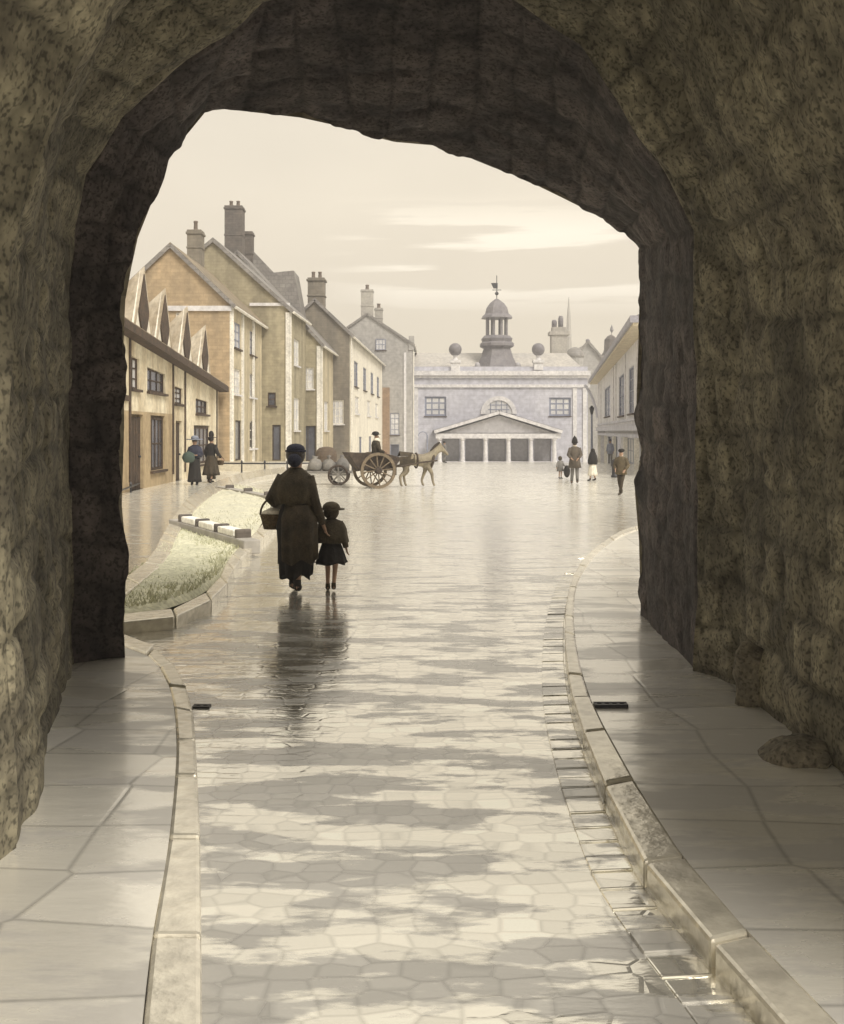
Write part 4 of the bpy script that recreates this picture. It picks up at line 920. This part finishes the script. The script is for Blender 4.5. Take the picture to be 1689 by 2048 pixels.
def rings(mb, xf, secs, n=24, fold=0, nf=9, ph=0.0, close=True):
    """cloth shell through elliptic sections (x, y, z, rx, ry); fold = depth of pleats growing to the last section"""
    vs = []; m_ = len(secs)
    for j, s in enumerate(secs):
        x, y, z, rx, ry = s[:5]; f = fold * (j/(m_-1))**1.2
        for i in range(n):
            t = 2*math.pi*i/n; w = 1 + f*math.sin(nf*t + ph + .4*math.sin(3*t)); vs.append(xf @ Vector((x + rx*w*math.cos(t), y + ry*w*math.sin(t), z + (f*.25*math.sin(5*t+ph) if j == m_-1 else 0))))
    fs = [(j*n+i, j*n+(i+1) % n, (j+1)*n+(i+1) % n, (j+1)*n+i) for j in range(m_-1) for i in range(n)]
    if close: fs.append(tuple(range(n))); fs.append(tuple(range((m_-1)*n, m_*n)))
    mb.add(vs, fs)
def sleeve(mb, xf, sx, g, el, wr, r=1.0, cuff=1.0):
    sh_ = Vector((sx*.14, g(1.39), 1.385)); k_ = xf.to_scale().x
    pts = [sh_, sh_.lerp(el, .5), el, el.lerp(wr, .5), el.lerp(wr, .92)]
    mb.tube([xf @ p for p in pts], [.078*r*k_, .068*r*k_, .058*r*k_, .050*r*k_, .044*r*cuff*k_], 12)
def torso(mb, xf, g, length=.86, flare=1.0, bulk=1.0):
    rings(mb, xf, [(0,g(1.47)+.0,1.475,.062,.062),(0,g(1.44),1.445,.12*bulk,.085*bulk),(0,g(1.40),1.40,.185*bulk,.11*bulk),(0,g(1.28),1.28,.185*bulk,.14*bulk),(0,g(1.1),1.10,.155*bulk*flare**.3,.13*bulk),(0,.0,.98,.165*bulk*flare**.6,.14*bulk),(0,0,length,.19*bulk*flare,.155*bulk*flare)], 24, .03, 7)
def trousers(mb, xf, h):
    k_ = xf.to_scale().x
    rings(mb, xf, [(0,0,1.0,.155,.125),(0,0,.88,.17,.135),(0,0,.82,.15,.12)], 20)
    for s_, key in ((-1,'L'),(1,'R')):
        hp = Vector((s_*.08,0,.86)); kn, an = h['kn'+key], h['an'+key]; mb.tube([xf @ p for p in (hp, hp.lerp(kn,.5), kn, kn.lerp(an,.5), an.lerp(kn,.08))], [.092*k_,.085*k_,.070*k_,.064*k_,.060*k_], 12)
def shoes(body, xf, h, mt='cl_dark', fw=None):
    mb = MB(); k_ = xf.to_scale().x
    for key in 'LR':
        an = h['an'+key]; f = Vector((0,1,0)); mb.tube([xf @ (an+Vector((0,0,.06))), xf @ (an-Vector((0,0,.03))), xf @ (an-Vector((0,0,.045))+f*.08), xf @ (an-Vector((0,0,.055))+f*.19)], [.045*k_,.05*k_,.045*k_,.03*k_], 10)
    mb.build('shoes', M[mt], body, smooth=True)
def skirt(mb, xf, z1, r1, fold=.07, z0=1.02, r0=.16, ph=0, ry=.85, off=0):
    rings(mb, xf, [(off*t, 0, z0+(z1-z0)*t, r0+(r1-r0)*t**.75, (r0+(r1-r0)*t**.75)*ry) for t in (0,.12,.3,.5,.7,.85,1)], 40, fold, 9, ph)
def headball(xf, g, r, dz, dy=0, sx=1, sy=1, sz=1, mb=None):
    mb = mb or MB(); c = Vector((0, g(1.62)+dy, 1.62+dz)); k_ = xf.to_scale().x
    n, m_ = 16, 10; vs = []
    for j in range(m_+1):
        a_ = math.pi*j/m_
        for i in range(n):
            t = 2*math.pi*i/n; vs.append(xf @ (c + Vector((r*sx*max(.03,math.sin(a_))*math.cos(t), r*sy*max(.03,math.sin(a_))*math.sin(t), r*sz*math.cos(a_)))))
    mb.add(vs, [(j*n+i, j*n+(i+1) % n, (j+1)*n+(i+1) % n, (j+1)*n+i) for j in range(m_) for i in range(n)]); return mb
def brim(mb, xf, g, z, r, th=.012, dy=0, sx=1, tilt=0):
    rings(mb, xf, [(0,g(1.62)+dy,z,r*.5*sx,r*.5),(0,g(1.62)+dy,z+.004,r*sx,r),(0,g(1.62)+dy,z-th,r*sx,r),(0,g(1.62)+dy,z-th-.004,r*.5*sx,r*.5)], 24)

# --- woman with shawl and basket
p = G(592,1186)
elL, wrL = Vector((-.30,-.02,1.12)), Vector((-.24,.20,1.02)); elR, wrR = Vector((.235,-.03,1.08)), Vector((.33,.03,.80))
b, xf, h, g = human(p, 2, 1.70, dict(elL=elL, wrL=wrL, elR=elR, wrR=wrR, knL=(-.07,.10,.50), anL=(-.06,.16,.10), knR=(.05,.0,.48), anR=(.04,-.14,.12)), 'woman seen from behind in long dark skirt and brown shawl, with the child')
mb = MB(); torso(mb, xf, g, .96, 1.0, 1.0); sleeve(mb, xf, -1, g, elL, wrL, 1.15); sleeve(mb, xf, 1, g, elR, wrR, 1.1); mb.build('bodice', M['cl_brown'], b, smooth=True)
mb = MB(); rings(mb, xf, [(0,g(1.5),1.50,.07,.07),(-.005,g(1.45),1.46,.12,.10),(-.005,0,1.425,.165,.12),(-.01,0,1.385,.225,.145),(-.02,0,1.30,.262,.165),(-.03,0,1.19,.272,.175),(-.03,0,1.12,.235,.165),(-.02,0,1.06,.22,.16)], 80, .07, 11); mb.build('shawl', M['cl_tan'], b, smooth=True)
mb = MB(); rings(mb, xf, [(0,0,1.08,.155,.13),(0,0,.98,.20,.16),(-.01,0,.80,.225,.18),(0,0,.60,.215,.175),(0,0,.42,.20,.165),(0,0,.28,.19,.16),(.0,0,.20,.18,.15)], 80, .15, 9, .5); mb.build('skirt', M['cl_dark'], b, smooth=True)
mb = MB(); rings(mb, xf, [(.02,-.02,1.06,.16,.14),(.03,-.02,.9,.225,.185),(.03,-.02,.6,.225,.185),(.03,-.02,.38,.215,.18)], 80, .14, 8, 1.5); mb.build('overskirt', M['cl_brown'], b, smooth=True)
headball(xf, g, .118, .03, -.015, 1, 1.0, 1.05).build('hair', M['hair'], b, smooth=True)
mb = headball(xf, g, .085, -.03, -.095); brim(mb, xf, g, 1.705, .125, .02, sx=1.0); headball(xf, g, .112, .10, -.01, 1, 1, .6, mb); mb.build('bonnet', M['cl_navy'], b, smooth=True)
shoes(b, xf, h)
def basket(c, r, hgt, label, cloth=True, handle_h=.2):
    root = empty('basket', c, label, 'basket')
    mb = MB(); mb.lathe(c, [(r*.72,0),(r*.85,hgt*.5),(r,hgt),(r*1.05,hgt+.015),(r*.9,hgt+.01),(r*.7,hgt*.6)], 22, 0, 1.2, .85); mb.build('body', M['wicker'], root, smooth=True)
    MB().tube([Vector((c.x+r*1.15*math.cos(t), c.y, c.z+hgt+handle_h*math.sin(t))) for t in [math.pi*i/10 for i in range(11)]], .013, 8).build('handle', M['wicker'], root, smooth=True)
    if cloth:
        mb = MB(); mb.lathe((c.x,c.y,c.z+hgt), [(r*1.02,0),(r*.8,.045),(r*.4,.07),(.01,.08)], 18, 0, 1.15, .8)
        mb.v = [tuple(Vector(v)+noise.noise_vector(Vector(v)*14)*.018) for v in mb.v]; mb.build('cloth', M['cl_white'], root, smooth=True)
basket(p + Vector((-.27,.05,.76)), .14, .17, 'brown wicker basket with white cloth on the arm of the woman in front')
# dark bundle held against the hip
# --- child
p2 = G(663,1182)
k2 = 1.0/1.7
wrl = Vector((-.36,.02,1.22)); hw_l = Vector((-.24,.0,1.18))
b, xf, h, g = human(p2, -4, 1.02, dict(elL=(-.22,-.01,1.12), wrL=(-.40,.03,1.26), elR=(.24,-.03,1.12), wrR=(.30,.0,.86), knL=(-.07,.05,.49), anL=(-.07,.04,.09), knR=(.08,.0,.49), anR=(.05,-.10,.12)), 'small child seen from behind in brown cape and big hat, walking beside the woman')
mb = MB(); torso(mb, xf, g, .80, 1.1, 1.08); sleeve(mb, xf, -1, g, h['elL'], h['wrL'], 1.3); sleeve(mb, xf, 1, g, h['elR'], h['wrR'], 1.3); mb.build('coat', M['cl_brown'], b, smooth=True)
mb = MB(); rings(mb, xf, [(0,0,1.45,.10,.09),(0,0,1.42,.19,.14),(0,0,1.37,.26,.18),(0,0,1.25,.31,.20),(0,0,1.12,.325,.21),(.02,0,.98,.33,.21)], 40, .05, 7); mb.build('cape', M['cl_tan'], b, smooth=True)
mb = MB(); skirt(mb, xf, .56, .31, .10, ph=1.2); mb.build('skirt', M['cl_dark'], b, smooth=True)
mb = headball(xf, g, .15, -.02, -.01, 1.05, 1, 1.1); mb.build('hair', M['cl_brown'], b, smooth=True)
mb = headball(xf, g, .17, .06, .0, 1.05, 1.05, .75); brim(mb, xf, g, 1.66, .27, .02, sx=1.0); mb.build('hat', M['cl_tan'], b, smooth=True)
mb = MB()
for key in 'LR': mb.tube([xf @ h['kn'+key], xf @ h['an'+key]], [.042*.6*1.1,.03*.6*1.1], 10)
mb.build('stockings', M['cl_brown'], b, smooth=True); shoes(b, xf, h, 'cl_brown')

# --- two women by the timber house
p = Vector((X(390,37),37,0))
b, xf, h, g = human(p, 175, 1.66, dict(elL=(-.26,.02,1.12), wrL=(-.10,.22,1.10), elR=(.26,.02,1.12), wrR=(.10,.22,1.05), anL=(-.09,.05,.08)), 'woman in navy shawl and big blue grey hat by the timber house, facing the gate')
mb = MB(); torso(mb, xf, g, .96); sleeve(mb, xf, -1, g, h['elL'], h['wrL'], 1.2); sleeve(mb, xf, 1, g, h['elR'], h['wrR'], 1.2); mb.build('bodice', M['cl_navy'], b, smooth=True)
mb = MB(); rings(mb, xf, [(0,0,1.48,.09,.08),(0,0,1.40,.22,.15),(0,0,1.22,.27,.19),(.03,0,1.02,.29,.2)], 32, .05, 7); mb.build('shawl', M['cl_navy'], b, smooth=True)
mb = MB(); skirt(mb, xf, .12, .25, .08); mb.build('skirt', M['cl_dark'], b, smooth=True)
headball(xf, g, .105, .03, -.02).build('hair', M['hair'], b, smooth=True)
mb = headball(xf, g, .13, .12, 0, 1.1, 1.1, .7); brim(mb, xf, g, 1.70, .26, .03, sx=1.15); mb.build('hat', mat('blue_grey_felt', (.24,.26,.32)), b, smooth=True); shoes(b, xf, h)
c = p + Vector((-.16,-.26,1.0)); mb = MB(); mb.ball(c, .22, 14, 8, 1.1, .75, .95); mb.v = [tuple(Vector(v)+noise.noise_vector(Vector(v)*8)*.03) for v in mb.v]
tag(mb.build('bundle', M['cl_green'], smooth=True), 'dull green cloth bundle carried by the woman in the blue grey hat', 'bundle')
p = Vector((X(423,38.6),38.6,0))
b, xf, h, g = human(p, 20, 1.72, dict(elL=(-.24,-.02,1.10), wrL=(-.2,.12,.88), elR=(.28,-.04,1.12), wrR=(.36,.10,.93), knR=(.09,.0,.48), anR=(.07,-.14,.1)), 'woman in black with tall hat, right of the one carrying the green bundle')
mb = MB(); torso(mb, xf, g, .96); sleeve(mb, xf, -1, g, h['elL'], h['wrL'], 1.25); sleeve(mb, xf, 1, g, h['elR'], h['wrR'], 1.25); mb.build('jacket', M['cl_dark'], b, smooth=True)
mb = MB(); skirt(mb, xf, .30, .32, .12); mb.build('skirt', M['cl_brown'], b, smooth=True)
mb = MB(); skirt(mb, xf, .14, .17, .05); mb.build('petticoat', M['cl_tan'], b, smooth=True)
headball(xf, g, .108, .02, -.02).build('hair', M['hair'], b, smooth=True)
mb = headball(xf, g, .10, .17, 0, 1, 1, 1.5); brim(mb, xf, g, 1.70, .20, .02); mb.build('hat', M['cl_dark'], b, smooth=True); shoes(b, xf, h)
basket(Vector((X(441,38.8),38.8,.66)), .13, .16, 'small basket held by the woman in black near the timber house', False, .14)

# --- right-hand group
p = Vector((X(1150,38),38,0))
b, xf, h, g = human(p, 8, 1.60, dict(elL=(-.24,-.05,1.12), wrL=(-.14,-.17,1.0), elR=(.24,-.05,1.12), wrR=(.14,-.17,1.0), knL=(-.09,.04,.49), anL=(-.12,.06,.09), knR=(.09,.0,.49), anR=(.10,-.10,.12)), 'policeman in grey brown greatcoat and tall helmet seen from behind')
mb = MB(); torso(mb, xf, g, .62, 1.2, 1.12); sleeve(mb, xf, -1, g, h['elL'], h['wrL'], 1.3); sleeve(mb, xf, 1, g, h['elR'], h['wrR'], 1.3); mb.build('coat', mat('grey_brown_wool', (.115,.095,.075), (.07,.06,.05)), b, smooth=True)
mb = MB(); trousers(mb, xf, h); mb.build('trousers', M['cl_grey'], b, smooth=True)
mb = MB(); rings(mb, xf, [(0,g(1.62),1.60,.125,.135),(0,g(1.62),1.66,.118,.13),(0,g(1.62),1.74,.10,.11),(0,g(1.62),1.82,.06,.065),(0,g(1.62),1.86,.022,.022),(0,g(1.62),1.89,.012,.012)], 20); mb.build('helmet', M['cl_dark'], b, smooth=True)
headball(xf, g, .095, -.02, -.01).build('hair', M['hair'], b, smooth=True)
mb = MB(); rings(mb, xf, [(0,0,1.50,.065,.065),(0,0,1.46,.075,.07)], 16); mb.build('collar', M['cl_white'], b, smooth=True); shoes(b, xf, h)
p = Vector((X(1186,40),40,0))
b, xf, h, g = human(p, -40, 1.20, dict(elL=(-.22,.05,1.1), wrL=(-.12,.2,1.0), knL=(-.09,.06,.49), anL=(-.16,.05,.09), anR=(.14,-.06,.1)), 'girl in black cape and white pinafore, right of the policeman')
mb = MB(); torso(mb, xf, g, .90); sleeve(mb, xf, -1, g, h['elL'], h['wrL'], 1.2); sleeve(mb, xf, 1, g, h['elR'], h['wrR'], 1.2); mb.build('bodice', M['cl_dark'], b, smooth=True)
mb = MB(); rings(mb, xf, [(0,0,1.66,.05,.05),(0,0,1.6,.15,.14),(0,0,1.4,.25,.2),(0,0,1.12,.32,.25),(0,0,.92,.27,.21)], 32, .05, 7); mb.build('cape', M['cl_dark'], b, smooth=True)
mb = MB(); skirt(mb, xf, .30, .29, .09); mb.build('pinafore', M['cl_white'], b, smooth=True)
headball(xf, g, .125, .04, -.01, 1, 1, 1.15).build('hood', M['cl_dark'], b, smooth=True); shoes(b, xf, h)
p = Vector((X(1121,42),42,0))
b, xf, h, g = human(p, 150, .86, dict(elL=(-.3,.05,1.1), wrL=(-.34,.2,1.0), elR=(.3,.0,1.1), wrR=(.40,.05,.9)), 'toddler in grey brown coat left of the policeman')
mb = MB(); torso(mb, xf, g, .6, 1.3, 1.3); sleeve(mb, xf, -1, g, h['elL'], h['wrL'], 1.5); sleeve(mb, xf, 1, g, h['elR'], h['wrR'], 1.5); mb.build('coat', M['cl_grey'], b, smooth=True)
mb = headball(xf, g, .17, .02, -.02, 1, 1, 1.1); mb.build('bonnet', M['cl_tan'], b, smooth=True); shoes(b, xf, h)
mb = MB(); mb.ball((X(1133,42),41.8,.30), .17, 12, 8, .8, .8, 1.5); tag(mb.build('sack', M['cl_dark'], smooth=True), 'small dark sack standing beside the toddler', 'sack')
p = Vector((X(1243,31.2),31.2,0))
b, xf, h, g = human(p, -150, 1.36, dict(elL=(-.26,-.03,1.12), wrL=(-.20,.14,.95), elR=(.26,.0,1.12), wrR=(.18,.16,.98), knL=(-.05,.10,.50), anL=(.02,.06,.09), knR=(.08,-.02,.49), anR=(.04,-.14,.12)), 'boy in brown jacket and dark cap walking towards the gate at the right')
mb = MB(); torso(mb, xf, g, .78, 1.05, 1.15); sleeve(mb, xf, -1, g, h['elL'], h['wrL'], 1.35); sleeve(mb, xf, 1, g, h['elR'], h['wrR'], 1.35); mb.build('jacket', mat('olive_brown_wool', (.14,.11,.06), (.08,.062,.038)), b, smooth=True)
mb = MB(); trousers(mb, xf, h); mb.build('trousers', M['cl_brown'], b, smooth=True)
mb = headball(xf, g, .115, .07, -.01, 1.1, 1.15, .65); rings(mb, xf, [(0,g(1.62)+.08,1.655,.08,.07),(0,g(1.62)+.09,1.645,.085,.08)], 16); mb.build('cap', M['cl_dark'], b, smooth=True)
mb = MB(); rings(mb, xf, [(0,0,1.52,.06,.06),(0,0,1.46,.08,.075)], 16); mb.build('scarf', M['cl_white'], b, smooth=True); shoes(b, xf, h, 'cl_brown')
# figure at the shop door and walker by the portico
p = Vector((X(1221,70),70,gz(70)))
b, xf, h, g = human(p, 200, 1.6, {}, 'dark blue clad person standing at the shop door of the right house')
mb = MB(); torso(mb, xf, g, .7, 1.1, 1.1); sleeve(mb, xf, -1, g, h['elL'], h['wrL'], 1.2); sleeve(mb, xf, 1, g, h['elR'], h['wrR'], 1.2); mb.build('coat', M['bluepaint'], b, smooth=True)
mb = MB(); trousers(mb, xf, h); mb.build('trousers', M['cl_grey'], b, smooth=True); headball(xf, g, .11, .05, -.01).build('hat', M['cl_navy'], b, smooth=True); shoes(b, xf, h)
p = Vector((X(889,76),76,gz(76)))
b, xf, h, g = human(p, 60, 1.6, dict(knL=(-.09,.12,.5), anL=(-.08,.1,.1), anR=(.08,-.18,.14)), 'distant walker in grey blue coat at the left end of the portico')
mb = MB(); torso(mb, xf, g, .6, 1.15, 1.1); sleeve(mb, xf, -1, g, h['elL'], h['wrL'], 1.2); sleeve(mb, xf, 1, g, h['elR'], h['wrR'], 1.2); mb.build('coat', M['cl_grey'], b, smooth=True)
mb = MB(); trousers(mb, xf, h); mb.build('trousers', M['cl_grey'], b, smooth=True); headball(xf, g, .11, .05, -.01).build('hat', M['cl_dark'], b, smooth=True); shoes(b, xf, h)

# ================================================================== CART, PONY, DRIVER
ang = R(16)            # heading: to the right and a little away
fwd = Vector((math.cos(ang), math.sin(ang), 0)); lat = Vector((-math.sin(ang), math.cos(ang), 0)); up = Vector((0,0,1))
cw_ = Vector((X(757,34.6), 34.6, 0))      # foot of the near wheel
ax = cw_ + lat*.62
cart = empty('pony_cart', ax, 'dark wooden two wheeled cart with a large near wheel in the middle of the street', 'cart')
def wheel(c, r):
    n_ = 32; rim = MB()
    for i in range(n_):
        t0, t1 = 2*math.pi*i/n_, 2*math.pi*(i+1)/n_
        def P_(t, rr, o): return c + fwd*rr*math.cos(t) + up*rr*math.sin(t) + lat*o
        rim.add([P_(t0,r,-.045),P_(t1,r,-.045),P_(t1,r*.84,-.045),P_(t0,r*.84,-.045),P_(t0,r,.045),P_(t1,r,.045),P_(t1,r*.84,.045),P_(t0,r*.84,.045)], [(0,1,2,3),(7,6,5,4),(0,4,5,1),(3,2,6,7)])
    w_ = rim.build('wheel', M['wheelwood'], cart)
    hb = MB(); hb.tube([c-lat*.14, c-lat*.10, c+lat*.10, c+lat*.12], [.07,.12,.12,.08], 14); hb.build('hub', M['wood'], w_)
    sp_ = MB()
    for i in range(12):
        t = 2*math.pi*i/12+.1; q = fwd*math.cos(t)+up*math.sin(t); sp_.tube([c+q*.09, c+q*r*.85], .022, 6)
    sp_.build('spokes', M['wheelwood'], w_)
wheel(cw_+up*.61, .61); wheel(cw_+up*.61+lat*1.24, .61)
MB().tube([cw_+up*.61, cw_+up*.61+lat*1.24], .035, 8).build('axle', M['iron'], cart)
bd = MB(); o = ax+up*.62
def cpt(f, l, z): return ax + fwd*f + lat*l + up*z
for l in (-.50, .44): bd.prism([cpt(-.62,l,.62), cpt(.58,l,.62), cpt(.84,l,1.04), cpt(.30,l,1.18), cpt(-1.02,l,1.22)], lat*.05)
bd.prism([cpt(-.62,-.45,.60), cpt(.58,-.45,.60), cpt(.58,-.45,.66), cpt(-.62,-.45,.66)], lat*.90)
bd.prism([cpt(-.98,-.449,1.12), cpt(-.62,-.449,.66), cpt(-.57,-.449,.66), cpt(-.93,-.449,1.12)], lat*.888)
bd.prism([cpt(.58,-.449,.66), cpt(.80,-.449,.98), cpt(.75,-.449,.98), cpt(.53,-.449,.66)], lat*.888); bd.build('cart_body', M['wood'], cart, bevel=.008)
MB().obox(cpt(-.1,-.46,1.02), fwd*.34, lat*.92, up*.05).build('seat_board', M['wood'], cart)
for l in (-.34,.34): MB().tube([cpt(.2,l,.70), cpt(.9,l,.74), cpt(1.6,l*.8,.86), cpt(2.2,l*.75,.92)], .028, 8).build('shaft', M['wood'], cart)
dl = cpt(.04,-.10,0)
b, xf, h, g = human(dl+up*.24, 68, 1.62, dict(elL=(-.22,.06,1.10), wrL=(-.08,.28,1.05), elR=(.22,.06,1.10), wrR=(.08,.28,1.02), knL=(-.12,.40,.86), anL=(-.12,.48,.46), knR=(.12,.40,.86), anR=(.12,.48,.46)), 'driver in brown coat with white scarf sitting on the cart')
mb = MB(); torso(mb, xf, g, .84, 1.1, 1.15); sleeve(mb, xf, -1, g, h['elL'], h['wrL'], 1.3); sleeve(mb, xf, 1, g, h['elR'], h['wrR'], 1.3); mb.build('coat', M['cl_brown'], b, smooth=True)
mb = MB(); trousers(mb, xf, h); mb.build('trousers', M['cl_dark'], b, smooth=True)
mb = headball(xf, g, .12, .08, -.01, 1.05, 1.1, .7); brim(mb, xf, g, 1.68, .17, .015); mb.build('hat', M['cl_dark'], b, smooth=True)
mb = MB(); rings(mb, xf, [(0,.02,1.54,.075,.08),(0,.03,1.46,.12,.12),(0,.05,1.38,.13,.12)], 20, .05); mb.build('scarf', M['cl_white'], b, smooth=True); shoes(b, xf, h)
for i, (f, l, z, rr, lab) in enumerate(((-.45,-.1,.83,.25,'round brown sack in the back of the cart'), (.50,.05,.86,.20,'dark brown sack at the front of the cart'))):
    c = cpt(f,l,z); mb = MB(); mb.ball(c, rr, 14, 8, 1.1, 1, .95); mb.v = [tuple(Vector(v)+noise.noise_vector(Vector(v)*7)*.03) for v in mb.v]
    tag(mb.build('sack', M['sackbr'], smooth=True), lab, 'sack')
# pony between the shafts
def pony(o, label):
    V = []; E = []; Rr = []
    def P_(f, l, z): return o + fwd*f + lat*l + up*z
    def av(f, l, z, r, par=None):
        V.append(P_(f,l,z)); Rr.append(r)
        if par is not None: E.append((par, len(V)-1))
        return len(V)-1
    mid = av(0,0,.92,.245); ru = av(-.38,0,.98,.235,mid); tl_ = av(-.60,0,1.00,.10,ru); ch_ = av(.38,0,.92,.24,mid); nk0 = av(.56,0,1.08,.175,ch_); nk1 = av(.74,0,1.27,.13,nk0); pl_ = av(.88,0,1.39,.10,nk1); fa = av(1.01,0,1.27,.088,pl_); mz = av(1.13,0,1.14,.052,fa); av(1.16,0,1.09,.042,mz)
    for s_ in (-1,1): av(.88,s_*.06,1.54,.022,pl_)
    for s_, ff in ((-1,.10),(1,-.12)):
        a_ = av(.42,s_*.11,.72,.105,ch_); b_ = av(.44+ff,s_*.12,.46,.062,a_); c_ = av(.44+ff*1.3-(.05 if ff < 0 else 0),s_*.12,.22,.042,b_); d_ = av(.46+ff*1.5,s_*.12,.08,.042,c_); av(.50+ff*1.5,s_*.12,.035,.042,d_)
        a_ = av(-.40,s_*.13,.74,.13,ru); b_ = av(-.34-ff*.7,s_*.13,.56,.09,a_); c_ = av(-.52-ff*.9,s_*.13,.38,.052,b_); d_ = av(-.48-ff,s_*.13,.12,.042,c_); av(-.43-ff,s_*.13,.035,.042,d_)
    body = skin_mesh('pony', V, E, Rr, M['horse'], 2, None, 0); tag(body, label, 'pony')
    mn = MB(); mn.prism([P_(.50,-.02,1.26),P_(.66,-.02,1.46),P_(.84,-.02,1.58),P_(.90,-.02,1.50),P_(.74,-.02,1.34),P_(.60,-.02,1.16)], lat*.04); mn.build('mane', M['horsedk'], body)
    MB().tube([P_(-.60,0,1.02),P_(-.72,0,.92),P_(-.76,0,.66),P_(-.72,0,.42)], [.035,.055,.06,.02], 10).build('tail', M['horsedk'], body, smooth=True)
    hn = MB(); 
    hn.tube([P_(.56,0,.88)+lat*.20*math.cos(t)+up*.24*math.sin(t)+fwd*(.06*math.sin(t)) for t in [2*math.pi*i/16 for i in range(17)]], .045, 8); hr = hn.build('collar', M['wood'], body, smooth=True)
    sd_ = MB(); sd_.tube([P_(0,0,.92)+lat*.252*math.cos(t)+up*.252*math.sin(t) for t in [2*math.pi*i/20 for i in range(21)]], .03, 8); sd_.build('girth', M['wood'], body, smooth=True)
    rg_ = MB(); rg_.prism([P_(-.62,-.20,1.06),P_(-.1,-.20,1.10),P_(-.1,-.24,.80),P_(-.66,-.24,.74)], lat*.012)
    rg_.prism([P_(-.62,-.20,1.07),P_(-.1,-.20,1.10),P_(-.1,0,1.18),P_(-.6,0,1.235)], up*.012); rg_.prism([P_(-.62,.20,1.07),P_(-.1,.20,1.10),P_(-.1,0,1.181),P_(-.6,0,1.236)], up*.012); rg_.build('blanket', M['cl_brown'], body)
    return body
pony(cpt(1.50,0,0), 'pale dun pony harnessed to the cart, facing right')
# grey handcart and sacks to the left of the cart
hc = Vector((X(672,37.2),37.2,0))
hcart = empty('handcart', hc, 'small grey handcart piled with sacks left of the pony cart', 'handcart')
def hwheel(c, r):
    rim = MB(); pts = [c + Vector((r*math.cos(2*math.pi*i/24),0,r*math.sin(2*math.pi*i/24))) for i in range(25)]; rim.tube(pts, .04, 6, False); w_ = rim.build('wheel', M['wood'], hcart, smooth=True)
    s_ = MB()
    for i in range(8): t = math.pi*i/4; s_.tube([c, c+Vector((r*math.cos(t),0,r*math.sin(t)))], .018, 6)
    s_.tube([c-Vector((0,.07,0)), c+Vector((0,.07,0))], .06, 8); s_.build('spokes', M['sack'], w_)
hwheel(hc+Vector((.12,-.42,.36)), .34); hwheel(hc+Vector((.12,.42,.36)), .34)
MB().box(hc+Vector((-1.0,-.36,.42)), hc+Vector((.6,.36,.50))).build('deck', M['sack'], hcart, bevel=.01)
for s_ in (-.32,.32): MB().bar(hc+Vector((-1.0,s_,.46)), hc+Vector((-1.7,s_,.62)), .05).build('handle', M['wood'], hcart)
for i, (dx, dz, r1_, m_, lab) in enumerate(((-.75,.72,.26,'sack','pale grey sack at the left end of the handcart'),(-.25,.70,.24,'sack','grey sack in the middle of the handcart'),(.25,.72,.25,'cl_grey','darkest grey sack at the right end of the handcart'))):
    c = hc+Vector((dx,0,dz)); mb = MB(); mb.lathe(c, [(r1_*.7,-.24),(r1_*1.05,-.14),(r1_,.05),(r1_*.7,.17),(r1_*.22,.24),(r1_*.42,.33),(r1_*.1,.34)], 14, 0, 1, 1.1); mb.v = [tuple(Vector(v)+noise.noise_vector(Vector(v)*6)*.07) for v in mb.v]
    tag(mb.build('sack', M[m_], smooth=True), lab, 'sack')

# ================================================================== RAIN HAZE
hz = MB(); hz.box((-60,-12,-3.2), (60,262,36)); hz_ = hz.build('haze', M['cream'])
hm = bpy.data.materials.new('rain_haze'); hm.use_nodes = True; t_ = hm.node_tree; t_.nodes.clear()
vo = t_.nodes.new('ShaderNodeVolumePrincipled'); vo.inputs['Color'].default_value = (.93,.93,.97,1); vo.inputs['Density'].default_value = .0022; vo.inputs['Anisotropy'].default_value = .2
oo = t_.nodes.new('ShaderNodeOutputMaterial'); t_.links.new(vo.outputs[0], oo.inputs['Volume'])
hz_.data.materials.clear(); hz_.data.materials.append(hm); tag(hz_, 'thin pale rain haze that softens the far houses', 'haze', kind='stuff')
